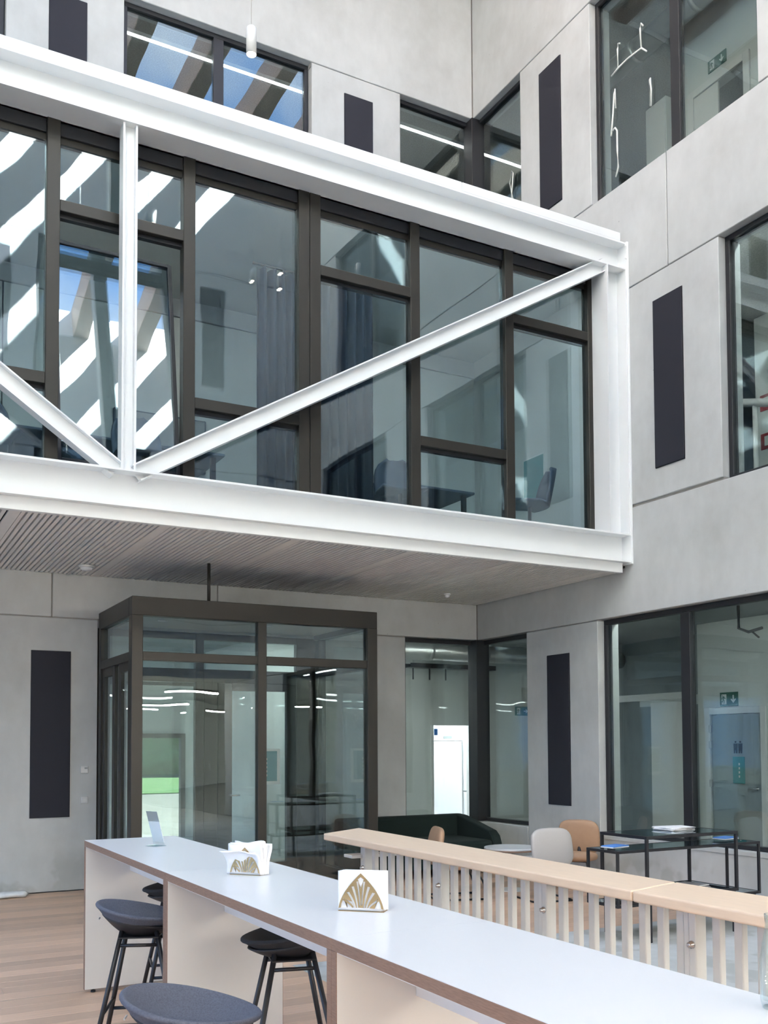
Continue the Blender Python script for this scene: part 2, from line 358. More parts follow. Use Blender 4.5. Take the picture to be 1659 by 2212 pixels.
# opposite and left walls (seen as reflections)
wo = thing('wall_front', 'concrete wall opposite the bridge, mirrored in its glass', 'wall', (2.5, YO, 3), kind='structure')
O0, O1 = YO-T, YO
wall_x(wo, O0, O1, [(XL, 1.95), (1.95, XR)], *BANDS[0]); wall_x(wo, O0, O1, [(XL, 1.95), (1.95, XR)], *BANDS[1]); wall_x(wo, O0, O1, [(XL, XR)], *BANDS[2])
WINX = [(-1.02, 1.39), (2.71, 5.12)]
for k in (1, 2): wall_x(wo, O0, O1, [(XL, -1.02), (1.39, 2.71), (5.12, XR)], SILL[k], HEAD[k])
wl_ = thing('wall_left', 'concrete wall at the far left end of the atrium', 'wall', (XL, 5, 3), kind='structure')
wall_y(wl_, XL-T, XL, [(YO-T, 0.3), (10.4, B1)], 0, HEAD[0])
for y_ in (2.3, 4.3, 6.3, 8.3): box('facade_mullion', XL-0.2, XL-0.1, y_-0.04, y_+0.04, 0, HEAD[0], 'bronze', wl_)
box('facade_pane', XL-0.16, XL-0.13, 0.3, 10.4, 0.0, HEAD[0], 'glass_clear', wl_)
for k in range(2): wall_y(wl_, XL-T, XL, [(YO-T, 3.8), (3.8, B1)], BANDS[k][0], BANDS[k+1][0])
wall_y(wl_, XL-T, XL, [(YO-T, B1)], *BANDS[2])
# roof: glulam beams with open sky glazing between
rf = thing('ceiling', 'glazed roof on brown timber beams', 'roof', (2.5, 5.5, 12.9), kind='structure')
x = XL+0.5
while x < XR:
    box('roof_beam', x-0.15, x+0.15, YO-0.3, YB+0.3, 12.9, 13.55, 'glulam', rf, 0.01); x += 1.2
box('sky_blocker', XL, XR, 9.2, YB+0.3, 13.0, 13.6, 'white_steel', rf)  # unseen strip added to keep skylight off the top of the back wall
box('roof_purlin', XL, XR, 5.3, 5.5, 13.2, 13.5, 'glulam', rf); box('ridge_trim', XL-0.3, XR+0.3, YB, YB+0.3, 12.9, 13.5, 'white_steel', rf)
box('ridge_trim', XL-0.3, XR+0.3, YO-0.3, YO, 12.9, 13.5, 'white_steel', rf)
# floor slabs / ceilings of the rooms around the atrium
def slab(name, label, x0, x1, y0, y1, z0, z1, under):
    t = thing(name, label, 'slab', ((x0+x1)/2, (y0+y1)/2, z0), kind='structure')
    box('slab_body', x0, x1, y0, y1, z0+0.03, z1, 'slab', t); box('ceiling_lining', x0, x1, y0, y1, z0, z0+0.03, under, t)
for k, (z0, z1) in enumerate([(3.28, 3.68), (6.98, 7.42), (10.75, 11.2)]):
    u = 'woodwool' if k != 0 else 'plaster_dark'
    nm = ('ground', 'bridge', 'top')[k]
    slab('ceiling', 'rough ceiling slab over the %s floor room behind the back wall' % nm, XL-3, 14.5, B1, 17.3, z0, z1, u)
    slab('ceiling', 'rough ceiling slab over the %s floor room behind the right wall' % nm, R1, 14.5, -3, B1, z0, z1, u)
slab('ceiling', 'flat ceiling over the open hall facing the lobby', -14, 14.5, -17, YO-T, 3.28, 3.7, 'plaster')
# enclosing outer walls
for nm, lab, a in (('wall_outer', 'white far wall of the hall facing the lobby', (-14, 14.5, -17.3, -17, 0, 3.7)), ('wall_outer', 'white outer wall at the right end of the rooms', (14.5, 14.8, -17.3, 17.3, 0, 11.2)),
                   ('wall_outer', 'white outer wall behind the upper rooms', (XL-3, 14.5, 17.0, 17.3, 3.7, 11.2)),
                   ('wall_outer', 'white outer wall left of the upper rooms', (XL-3.3, XL-3, B1, 17.3, 3.4, 11.2)), ('wall_outer', 'white end wall of the right hand rooms', (R1, 14.5, -3.3, -3, 3.7, 11.2))):
    tag(box(nm, *a, 'plaster'), lab, 'wall', kind='structure')

# ------------------------------------------------------------------ windows
WN = [0]
def window(label, parts, fw_=0.055, corner=None, gm='glass'):
    """parts: (axis, plane, a0, a1, z0, z1, mullions)"""
    WN[0] += 1
    ax, pl, a0, a1, z0, z1, mu = parts[0]
    t = thing('window_%d' % WN[0], label, 'window', ((a0, pl, z0) if ax == 'X' else (pl, a0, z0)), kind='structure')
    for ax, pl, a0, a1, z0, z1, mu in parts:
        d0, d1 = (pl, pl+0.08) if pl > 0 else (pl-0.08, pl)
        def bx(nm, u0, u1, w0, w1, m, dd0=d0, dd1=d1, bev=0.003):
            if ax == 'X': return box(nm, u0, u1, dd0, dd1, w0, w1, m, t, bev)
            return box(nm, dd0, dd1, u0, u1, w0, w1, m, t, bev)
        bx('frame_head', a0, a1, z1-fw_, z1, 'dark_frame'); bx('frame_sill', a0, a1, z0, z0+fw_*0.8, 'dark_frame')
        bx('frame_jamb', a0, a0+fw_, z0+fw_*0.8, z1-fw_, 'dark_frame'); bx('frame_jamb', a1-fw_, a1, z0+fw_*0.8, z1-fw_, 'dark_frame')
        edges = [a0+fw_]
        for c in mu:
            bx('mullion', c-0.065, c+0.065, z0+fw_*0.8, z1-fw_, 'dark_frame'); edges += [c-0.065, c+0.065]
        edges.append(a1-fw_)
        g0 = (d0+d1)/2
        for u0, u1 in zip(edges[::2], edges[1::2]): bx('pane', u0, u1, z0+fw_*0.8, z1-fw_, gm, g0-0.012, g0+0.012, 0)
    if corner:
        cx0, cx1, cy0, cy1, z0, z1 = corner; box('corner_post', cx0, cx1, cy0, cy1, z0, z1, 'dark_frame', t, 0.004)
    return t
RY, RX = YB+0.10, XR+0.09
def corner_win(label, k, xa, ya):
    return window(label, [('X', RY, xa, XR+0.03, SILL[k], HEAD[k], []), ('Y', RX, ya, YB+0.03, SILL[k], HEAD[k], [])],
                  corner=(XR-0.04, RX+0.08, YB-0.04, RY+0.08, SILL[k], HEAD[k]))
w1 = corner_win('ground floor corner window behind the dark green sofa', 0, 6.48, 10.18)
w2 = window('wide ground floor window behind the black glass tables', [('Y', RX, 6.37, 8.80, SILL[0], HEAD[0], [7.535])])
w3 = window('middle floor window at the right edge, right of the bridge', [('Y', RX, 4.45, 6.90, SILL[1], HEAD[1], [5.65])])
w4 = window('top right window with white strokes on its glass', [('Y', RX, 6.38, 8.80, SILL[2], HEAD[2], [7.535])])
w5 = corner_win('top floor corner window above the right end of the bridge', 2, 6.45, 10.19)
w6 = window('top floor window behind the hanging white pendant lamp', [('X', RY, 2.71, 5.12, SILL[2], HEAD[2], [3.90])])
w7 = window('window sliver at the top left corner of the photo', [('X', RY, -1.02, 1.39, SILL[2], HEAD[2], [0.18])])
for k in (1, 2):
    for a, b in WINX: window('dark window in the opposite wall, %s floor, %s' % (('', 'middle', 'upper')[k], 'left one' if a < 0 else 'right one'), [('X', YO-0.1, a, b, SILL[k], HEAD[k], [(a+b)/2])])
window('ground window in the right wall beside the camera', [('Y', RX, 1.4, 3.85, SILL[0], HEAD[0], [2.6])])
window('middle floor window in the right wall beside the camera', [('Y', RX, 0.7, 3.1, SILL[1], HEAD[1], [1.9])])
window('top floor window in the right wall beside the camera', [('Y', RX, 1.3, 3.75, SILL[2], HEAD[2], [2.5])])
# dark rooms behind the opposite windows
for k in (1, 2): tag(box('wall_outer', XL, XR, YO-4.3, YO-4.0, SILL[k]-0.8, HEAD[k]+0.6, 'plaster'), 'room wall behind the opposite %s windows' % ('', 'middle', 'upper')[k], 'wall', kind='structure')
for k, z in ((1, 6.95), (2, 10.72)): tag(box('ceiling', XL, XR, YO-4.0, YO-T, z, z+0.2, 'woodwool'), 'room ceiling behind the opposite %s windows' % ('', 'middle', 'upper')[k], 'ceiling', kind='structure')
# thin white strokes drawn on the top right window
for k, pts in enumerate([[(8.40, 9.74), (8.43, 9.76), (8.44, 9.70), (8.43, 9.47)], [(8.55, 9.44), (8.43, 9.47), (8.28, 9.48), (8.15, 9.47), (8.05, 9.46), (7.97, 9.37)],
                         [(8.02, 9.70), (8.05, 9.75), (8.07, 9.70), (8.05, 9.46)], [(8.49, 9.02), (8.49, 9.25), (8.51, 9.20), (8.53, 9.0), (8.55, 8.86), (8.57, 8.73)],
                         [(8.55, 8.78), (8.50, 8.79), (8.47, 8.74), (8.47, 8.5), (8.46, 8.30), (8.50, 8.20)], [(7.93, 8.72), (7.94, 9.02), (7.92, 9.03), (7.91, 8.9), (7.92, 8.71)]]):
    tube('white_stroke', [V(RX-0.0, y, z)-WL[w4]+V(0.02, 0, 0) for y, z in pts], 0.011, 'sign_white', w4, 6)
for pts in ([(10.55, 8.95), (10.50, 9.3), (10.53, 9.35), (10.58, 9.2), (10.50, 8.9)], [(10.9, 8.6), (10.9, 8.9)]):
    tube('white_stroke', [V(RX+0.02, y, z)-WL[w5] for y, z in pts], 0.010, 'sign_white', w5, 6)

# ------------------------------------------------------------------ acoustic panels
def apanel(label, ax, c, z0):
    t = thing('acoustic_panel', label, 'panel', (c, YB-0.0, z0) if ax == 'X' else (XR, c, z0), group='dark fabric wall panels')
    if ax == 'X':
        box('fabric_face', c-0.21, c+0.21, YB-0.018, YB-0.006, z0, z0+1.84, 'acoustic', t, 0.004)
        box('backing_rim', c-0.213, c+0.213, YB-0.006, YB-0.0005, z0-0.003, z0+1.843, 'black_metal', t)
    else:
        box('fabric_face', XR-0.018, XR-0.006, c-0.21, c+0.21, z0, z0+1.84, 'acoustic', t, 0.004)
        box('backing_rim', XR-0.006, XR-0.0005, c-0.213, c+0.213, z0-0.003, z0+1.843, 'black_metal', t)
apanel('tall dark panel on the wall left of the glass lobby', 'X', 1.945, 0.82)
apanel('dark panel at the top left, above the bridge beam', 'X', 2.065, 8.36)
apanel('short looking dark panel between the two upper back windows', 'X', 5.805, 8.36)
apanel('dark panel on the right wall, highest of all panels', 'Y', 9.555, 8.33)
apanel('dark panel just right of the white bridge frame', 'Y', 7.61, 4.58)
apanel('dark panel behind the tan lounge chair', 'Y', 9.53, 0.86)
for x_, k in ((5.86, 2), (2.06, 2), (2.06, 1), (5.86, 1)):
    t = thing('acoustic_panel', 'dark panel on the opposite wall mirrored in the bridge glass, %s floor at X %s' % (('', 'middle', 'upper')[k], 'right' if x_ > 3 else 'left'), 'panel', (x_, YO, SILL[k]+0.4), group='dark fabric wall panels')
    t['label'] = 'dark panel on the opposite wall, %s one of the %s floor' % ('right' if x_ > 3 else 'left', ('', 'middle', 'upper')[k])
    box('fabric_face', x_-0.21, x_+0.21, YO+0.002, YO+0.014, SILL[k]+0.35, SILL[k]+2.2, 'acoustic', t, 0.004)

# ------------------------------------------------------------------ bridge
def ibeam_mesh(L, w, d, tw=0.012, tf=0.018):
    """I section along local X, in-plane height w (Z), flange depth d (Y)"""
    bm = bmesh.new()
    h, e = w/2, d/2
    prof = [(-e, -h), (e, -h), (e, -h+tf), (tw/2, -h+tf), (tw/2, h-tf), (e, h-tf), (e, h), (-e, h), (-e, h-tf), (-tw/2, h-tf), (-tw/2, -h+tf), (-e, -h+tf)]
    A = [bm.verts.new((-L/2, y, z)) for y, z in prof]; B = [bm.verts.new((L/2, y, z)) for y, z in prof]; n = len(prof)
    bm.faces.new(A); bm.faces.new(B[::-1])
    for k in range(n): bm.faces.new((A[k], B[k], B[(k+1) % n], A[(k+1) % n]))
    bmesh.ops.recalc_face_normals(bm, faces=bm.faces)
    return from_bm('ibeam', bm)
br = thing('steel_truss', 'white steel truss carrying the glazed bridge', 'truss', (2.5, 8.35, 3.6))
def ibeam(name, p0, p1, w, d, y, tf=0.018, tw=0.012):
    a, b = V(p0[0], y, p0[1]), V(p1[0], y, p1[1]); c = (a+b)/2; v = b-a
    put(name, ibeam_mesh(v.length, w, d, tw, tf), 'white_steel', br, c-WL[br], (0, -math.atan2(v.z, v.x), 0))
ibeam('bottom_chord', (XL+0.01, 3.775), (7.6, 3.775), 0.32, 0.30, 8.35)
ibeam('top_chord', (XL+0.01, 7.09), (7.6, 7.09), 0.31, 0.30, 8.35)
ibeam('end_post', (7.455, 3.93), (7.455, 6.94), 0.29, 0.30, 8.35)
ibeam('post', (2.03, 3.93), (2.03, 6.94), 0.125, 0.13, 8.29)
ibeam('diagonal', (2.10, 3.92), (7.32, 6.96), 0.15, 0.12, 8.29, 0.012)
ibeam('diagonal', (1.94, 3.93), (-2.35, 6.95), 0.15, 0.12, 8.29, 0.012)
box('end_plate', 7.6, 7.626, 8.19, 8.51, 3.60, 7.26, 'white_steel', br, 0.003)
for z in (7.2, 7.06): lathe('bolt', [(0.014, 0), (0.014, 0.012), (0.008, 0.02)], 'white_steel', br, V(7.575, 8.19, z)-WL[br], 8, (math.pi/2, 0, 0))
for a, b in ((XL+0.01, 0.6), (0.605, 5.40), (5.405, 7.52)): box('roof_edge_trim', a, b, 8.205, 8.6, 7.25, 7.345, 'white_steel', br, 0.004)
box('lower_fascia', XL+0.01, 7.54, 8.27, 8.33, 3.505, 3.615, 'white_steel', br, 0.003)
box('flange_lining', XL+0.01, 7.31, 8.47, 8.60, 6.935, 6.97, 'white_steel', br)
box('sill_lining', XL+0.01, 7.31, 8.46, 8.60, 3.90, 3.935, 'white_steel', br)
# glazed front
gf = thing('bridge_glazing', 'bronze framed glass front of the bridge behind the truss', 'glazing', (2.5, 8.5, 3.93), kind='structure')
Y0, Y1 = 8.46, 8.57
MX = [-2.1, -0.92, 0.26, 1.44, 2.625, 3.815, 4.99, 6.165, 7.295]
for i, c in enumerate(MX):
    if i == 5:
        box('mullion', 3.70, 3.813, Y0, Y1, 3.93, 6.95, 'bronze', gf, 0.004); box('mullion', 3.817, 3.93, Y0, Y1, 3.93, 6.95, 'bronze', gf, 0.004)
    else:
        hw = 0.055 if i < 8 else 0.045
        box('mullion', c-hw, c+hw, Y0, Y1, 3.93, 6.95, 'bronze', gf, 0.004)
for i in range(8):
    a = MX[i] + (0.115 if i == 5 else 0.055); b = MX[i+1] - (0.115 if i+1 == 5 else (0.045 if i == 7 else 0.055))
    zt = 6.20 if i in (1, 3, 5, 7) else 4.69
    box('head_rail', a, b, Y0+0.03, Y1, 6.82, 6.935, 'dark_frame', gf, 0.003); box('sill_rail', a, b, Y0+0.01, Y1, 3.93, 4.005, 'bronze', gf, 0.003)
    box('transom', a, b, Y0, Y1, zt-0.05, zt+0.05, 'bronze', gf, 0.004)
    box('sash_head', a, b, Y0+0.055, Y1, zt-0.085, zt-0.05, 'dark_frame', gf); box('sash_head', a, b, Y0+0.055, Y1, 6.76, 6.82, 'bronze', gf)
    if i == 3:
        sh = bpy.data.objects.new('tilted_sash', None); COL.objects.link(sh); sh.parent = gf; sh.location = V(0, Y0+0.07, 4.01)-WL[gf]; sh.rotation_euler = (math.radians(-9.0), 0, 0); sh.location.x = (a+b)/2-WL[gf].x
        W2, H2 = (b-a)/2-0.004, zt-0.09-4.01
        lbox('sash_pane', -W2+0.035, W2-0.035, -0.012, 0.012, 0.035, H2-0.035, 'glass_bridge', sh)
        for q in ((-W2, -W2+0.035, 0, H2), (W2-0.035, W2, 0, H2), (-W2+0.035, W2-0.035, 0, 0.035), (-W2+0.035, W2-0.035, H2-0.035, H2)): lbox('sash_bar', q[0], q[1], -0.025, 0.025, q[2], q[3], 'dark_frame', sh, 0.003)
        box('pane', a, b, Y0+0.055, Y0+0.085, zt+0.05, 6.76, 'glass_bridge', gf); continue
    for z0, z1 in ((4.005, zt-0.085), (zt+0.05, 6.76)): box('pane', a, b, Y0+0.055, Y0+0.085, z0, z1, 'glass_bridge', gf)
# bridge body
bb = thing('bridge_deck', 'floor, roof and slatted underside of the bridge', 'bridge', (2.5, 9.9, 3.6), kind='structure')
box('deck', XL, XR, 8.5, YB, 3.62, 3.90, 'slab', bb); box('roof_slab', XL, XR, 8.5, YB, 7.0, 7.30, 'plaster', bb); box('room_ceiling', XL, XR, 8.6, YB, 6.95, 7.0, 'plaster', bb)
box('floor_finish', XL, XR, 8.6, YB, 3.90, 3.915, 'carpet', bb)
box('inner_lining', XR-0.02, XR-0.001, 8.6, YB, 3.92, 6.95, 'plaster', bb)
box('soffit_board', XL, XR, 8.33, YB, 3.575, 3.62, 'black_board', bb)
box('soffit_board', XL, 0.55, 8.33, YB-0.005, 3.53, 3.575, 'slat', bb)
sm = None
x = 0.56; k = 0
while x < XR-0.03:
    k += 1
    if k % 24 == 12:
        box('soffit_strip', x, x+0.095, 8.335, YB-0.004, 3.53, 3.545, 'slat', bb); x += 0.10; continue
    box('soffit_slat', x, x+0.032, 8.335, YB-0.004, 3.53, 3.560, 'slat', bb); x += 0.05
def sensor(label, x_, y_, s):
    t = thing('ceiling_sensor', label, 'sensor', (x_, y_, 3.53), group='white ceiling sensors')
    lathe('base', [(0.075*s, 0), (0.075*s, -0.018), (0.06*s, -0.022)], 'white_paint', t); lathe('dome', [(0.058*s, -0.02), (0.05*s, -0.045), (0.02*s, -0.055), (0, -0.056)], 'fridge_white', t)
sensor('larger white sensor under the bridge near its left end', 2.19, 10.66, 1.15); sensor('small white sensor under the bridge near the wall corner', 6.67, 10.56, 0.6)

# bridge meeting room contents
def curtain(label, x0, x1, y, z0, z1):
    bm = bmesh.new(); n = 90; A = []
    for j in (z0, z1):
        A.append([bm.verts.new((x0+(x1-x0)*i/n, y+0.05*math.sin(i*0.9)+0.015*math.sin(i*2.3+j), j)) for i in range(n+1)])
    for i in range(n): bm.faces.new((A[0][i], A[0][i+1], A[1][i+1], A[1][i]))
    me = from_bm('curtain', bm, True); t = thing('curtain', label, 'curtain', ((x0+x1)/2, y, z0))
    o = put('curtain_cloth', me, 'curtain', t, -WL[t]); s = o.modifiers.new('thick', 'SOLIDIFY'); s.thickness = 0.004
    tube('curtain_rail', [V(x0-0.05, y, z1+0.03)-WL[t], V(x1+0.05, y, z1+0.03)-WL[t]], 0.014, 'black_metal', t)
curtain('dark blue pleated curtain inside the bridge room', 3.62, 4.95, 9.35, 3.93, 6.55)
def meeting_chair(label, x_, y_, rz):
    t = thing('shell_chair', label, 'chair', (x_, y_, 3.915), rz, group='blue grey chairs in the bridge room')
    bm = bmesh.new(); nu, nv = 16, 12; g = []
    for j in range(nv+1):
        v = j/nv; row = []
        for i in range(nu+1):
            u = -1+2*i/nu
            if v < 0.5: yy, zz = 0.24-0.9*v, 0.45+0.02*u*u
            else: yy, zz = -0.21-0.10*(v-0.5)*2, 0.45+(v-0.5)*2*0.46
            wd = 0.26*math.sqrt(max(0.05, 1-max(0, (v-0.72)/0.3)**2)) if v > 0.72 else 0.26
            row.append(bm.verts.new((u*wd, yy+0.10*u*u*(1 if v > 0.4 else 0.2), zz)))
        g.append(row)
    for A, B in zip(g, g[1:]):
        for i in range(nu): bm.faces.new((A[i], A[i+1], B[i+1], B[i]))
    o = put('shell', from_bm('shell', bm, True), 'bluegrey', t); s = o.modifiers.new('t', 'SOLIDIFY'); s.thickness = 0.025
    tube('stem', [(0, 0.02, 0.06), (0, 0.02, 0.45)], 0.022, 'black_metal', t)
    for a in range(4): tube('foot', [(0, 0.02, 0.08), (0.27*math.cos(a*1.571+0.785), 0.02+0.27*math.sin(a*1.571+0.785), 0.015)], 0.014, 'black_metal', t)
meeting_chair('blue grey shell chair in the bridge, right of the white post', 2.42, 9.25, 3.3)
meeting_chair('blue grey shell chair in the middle of the bridge room', 5.30, 9.35, 2.9)
meeting_chair('blue grey shell chair in the bridge beside the end post', 6.95, 9.15, 1.2)
meeting_chair('blue grey shell chair at the left end of the bridge room', 1.0, 9.3, 3.2)
def meeting_table(label, x0, x1, y0, y1):
    t = thing('meeting_table', label, 'table', ((x0+x1)/2, (y0+y1)/2, 3.915))
    box('tabletop', x0, x1, y0, y1, 4.62, 4.65, 'bluegrey', t, 0.006)
    for a in (x0+0.1, x1-0.1):
        for b in (y0+0.1, y1-0.1): box('leg', a-0.025, a+0.025, b-0.025, b+0.025, 3.915, 4.62, 'black_metal', t)
meeting_table('long dark meeting table in the left half of the bridge', 1.2, 3.4, 9.7, 10.7)
meeting_table('dark meeting table in the right half of the bridge', 5.3, 6.6, 9.8, 10.8)
t = thing('wall_screen', 'grey monitor on the back wall of the bridge room', 'monitor', (3.2, YB-0.03, 5.0)); box('screen_housing', 2.6, 3.7, YB-0.06, YB-0.005, 4.85, 5.5, 'bluegrey', t, 0.01); box('screen', 2.62, 3.68, YB-0.064, YB-0.058, 4.87, 5.48, 'plaster_dark', t)
t = thing('wall_poster', 'pale teal poster on the end wall of the bridge room', 'poster', (XR-0.02, 9.9, 4.9)); box('poster_sheet', XR-0.03, XR-0.022, 9.75, 10.15, 4.72, 5.25, 'teal', t); box('poster_border', XR-0.026, XR-0.0205, 9.73, 10.17, 4.70, 5.27, 'sign_white', t)

# ------------------------------------------------------------------ pendant lamps
def pendant(label, x_, y_, z_, d=0.075, h=0.20, body='white_paint'):
    t = thing('pendant_lamp', label, 'lamp', (x_, y_, z_), group='small cylinder pendant lamps')
    r = d/2
    lathe('shade', [(r, 0.0), (r, h-0.012), (r-0.012, h), (0.006, h)], body, t, seg=20)
    lathe('bulb_disc', [(r*0.82, -0.004), (r*0.82, 0.003)], 'bulb_warm', t, seg=20)
    tube('cord', [(0, 0, h), (0, 0, 12.95-z_)], 0.0035, body, t, 6)
pendant('white cylinder pendant lamp hanging at the top left', 2.66, 7.0, 6.98, 0.08, 0.22)
for i, (x_, y_, z_) in enumerate([(3.80, 3.0, 9.3), (5.36, 3.0, 8.78), (5.80, 3.1, 8.95), (5.95, 2.7, 8.9), (7.2, 3.0, 9.3), (2.76, 3.0, 6.6)]):
    pendant('white cylinder pendant lamp mirrored in the bridge glass, number %d' % i, x_, y_, z_)
PL = [o for o in COL.objects if o.name.startswith('pendant_lamp')][1:]
for o, s in zip(PL, ('dark against the sky, right of the truss post', 'mirrored lamp beside the curtain, upper left one', 'mirrored lamp over the curtain, left of the pair', 'mirrored lamp over the curtain, right of the pair', 'mirrored lamp right of the wide double mullion', 'lowest mirrored lamp, left of the truss post')):
    o['label'] = 'pendant lamp reflected in the bridge glass, ' + s
    o['label'] = ' '.join(o['label'].replace(', mirrored lamp', ',').split()[:16])

# ------------------------------------------------------------------ glass lobby
lo = thing('glass_lobby', 'bronze framed glass entrance lobby under the bridge', 'lobby', (3.85, 10.5, 0))
LX0, LX1, LY = 2.46, 5.25, 9.80
box('corner_post', LX0, LX0+0.115, LY, LY+0.115, 0, 2.92, 'bronze', lo, 0.004); box('corner_post', LX1-0.125, LX1, LY, LY+0.115, 0, 2.92, 'bronze', lo, 0.004)
box('head_beam', LX0, LX1, LY, LY+0.12, 2.92, 3.11, 'bronze', lo, 0.005); box('head_beam', LX0, LX0+0.12, LY+0.12, YB-0.01, 2.92, 3.11, 'bronze', lo, 0.005); box('head_beam', LX1-0.12, LX1, LY+0.12, YB-0.01, 2.92, 3.11, 'bronze', lo, 0.005)
box('roof_panel', LX0+0.12, LX1-0.12, LY+0.12, YB-0.01, 3.03, 3.10, 'bronze', lo); box('lobby_ceiling', LX0+0.12, LX1-0.12, LY+0.12, YB-0.01, 2.98, 3.03, 'plaster', lo)
box('mullion', 3.81, 3.91, LY+0.01, LY+0.10, 0.0, 2.92, 'bronze', lo, 0.004)
for a, b in ((LX0+0.115, 3.81), (3.91, LX1-0.125)):
    box('transom', a, b, LY+0.01, LY+0.10, 2.465, 2.555, 'bronze', lo, 0.004); box('bottom_rail', a, b, LY+0.01, LY+0.10, 0.0, 0.12, 'bronze', lo, 0.004)
    box('pane', a, b, LY+0.045, LY+0.07, 2.555, 2.92, 'glass', lo); box('pane', a, b, LY+0.045, LY+0.07, 0.12, 2.465, 'glass', lo)
for xs in (LX0, LX1-0.10):
    box('wall_post', xs, xs+0.10, YB-0.12, YB-0.01, 0, 2.92, 'bronze', lo, 0.004); box('transom', xs, xs+0.10, LY+0.115, YB-0.12, 2.465, 2.555, 'bronze', lo, 0.004)
    box('pane', xs+0.04, xs+0.065, LY+0.115, YB-0.12, 2.555, 2.92, 'glass', lo)
# left side: glazed door leaf, right side: fixed pane
def sub(name, label, parent, loc):
    o = bpy.data.objects.new(name, None); COL.objects.link(o); o.parent = parent; o.location = V(*loc)-WL[parent]; WL[o] = V(*loc); o['label'] = label; o.empty_display_size = 0.1
    return o
dl = sub('side_door', 'glazed door in the left side of the lobby', lo, (LX0+0.05, 10.5, 0))
for a, b in ((LY+0.115, LY+0.225), (10.32, 10.42), (10.60, 10.70), (11.07, 11.18)): box('stile', LX0+0.02, LX0+0.08, a, b, 0.0, 2.465, 'bronze', dl, 0.003)
for z0, z1 in ((0.0, 0.12), (2.37, 2.465)):
    box('rail', LX0+0.02, LX0+0.08, LY+0.225, 10.32, z0, z1, 'bronze', dl); box('rail', LX0+0.02, LX0+0.08, 10.70, 11.07, z0, z1, 'bronze', dl)
box('pane', LX0+0.04, LX0+0.06, LY+0.225, 10.32, 0.12, 2.37, 'glass', dl); box('pane', LX0+0.04, LX0+0.06, 10.42, 10.60, 0.0, 2.465, 'glass', dl); box('pane', LX0+0.04, LX0+0.06, 10.70, 11.07, 0.12, 2.37, 'glass', dl)
box('pane', LX1-0.06, LX1-0.035, LY+0.115, YB-0.12, 0.12, 2.465, 'glass', lo); box('bottom_rail', LX1-0.10, LX1, LY+0.115, YB-0.12, 0, 0.12, 'bronze', lo)
# inner screen in the wall opening
SY = YB+0.06
for a, b in ((2.46, 2.58), (3.62, 3.72), (4.93, 5.25)): box('inner_post', a, b, SY, SY+0.09, 0, 2.95, 'bronze', lo, 0.003)
for a, b in ((2.58, 3.62), (3.72, 4.93)):
    box('inner_transom', a, b, SY, SY+0.09, 2.36, 2.52, 'bronze', lo, 0.003); box('inner_head', a, b, SY, SY+0.09, 2.87, 2.95, 'bronze', lo); box('inner_pane', a, b, SY+0.03, SY+0.05, 2.52, 2.87, 'glass', lo)
box('inner_pane', 2.58, 3.62, SY+0.03, SY+0.05, 0.0, 2.36, 'glass', lo)
d2 = sub('inner_door', 'inner glass door with a small lever handle', lo, (4.3, SY, 0))
for a, b in ((3.90, 4.08), (4.80, 4.93)): box('stile', a, b, SY+0.005, SY+0.08, 0.01, 2.36, 'bronze', d2, 0.003)
box('stile', 3.725, 3.895, SY+0.005, SY+0.08, 0.01, 2.36, 'bronze', d2, 0.003)
box('rail', 4.08, 4.80, SY+0.005, SY+0.08, 2.27, 2.36, 'bronze', d2); box('rail', 4.08, 4.80, SY+0.005, SY+0.08, 0.01, 0.16, 'bronze', d2)
box('pane', 4.08, 4.80, SY+0.03, SY+0.05, 0.16, 2.27, 'glass', d2)
hb = lathe('handle', [(0.022, 0), (0.022, 0.012), (0.01, 0.02), (0.01, 0.05)], 'chrome', d2, V(4.05, SY+0.004, 1.0)-WL[d2], 14, (math.pi/2, 0, 0))
tube('lever', [V(4.05, SY-0.042, 1.0)-WL[d2], V(4.16, SY-0.047, 1.0)-WL[d2]], 0.009, 'chrome', d2)
tube('lobby_hanger', [V(3.31, 9.95, 3.10)-WL[lo], V(3.31, 9.95, 3.53)-WL[lo]], 0.018, 'bronze', lo)
t = thing('notice_poster', 'teal notice sheet on the inner lobby glass', 'poster', (4.58, SY-0.004, 1.1)); box('sheet', 4.46, 4.70, SY-0.008, SY-0.003, 1.12, 1.56, 'sign_white', t); box('print', 4.475, 4.66, SY-0.0095, SY-0.008, 1.16, 1.53, 'teal', t)
for k in range(5): box('print_line', 4.50, 4.53, SY-0.0105, SY-0.0094, 1.22+0.05*k, 1.245+0.05*k, 'sign_white', t)
for i, (x_, y_) in enumerate(((3.0, 10.6), (4.2, 10.5))):
    t = thing('ceiling_spot', 'flush spot in the lobby ceiling, %s one' % ('left', 'right')[i], 'lamp', (x_, y_, 2.98)); lathe('ring', [(0.05, 0), (0.05, -0.008), (0.04, -0.01)], 'white_paint', t); lathe('lens', [(0.036, -0.011), (0.03, -0.0125)], 'fridge_white', t)

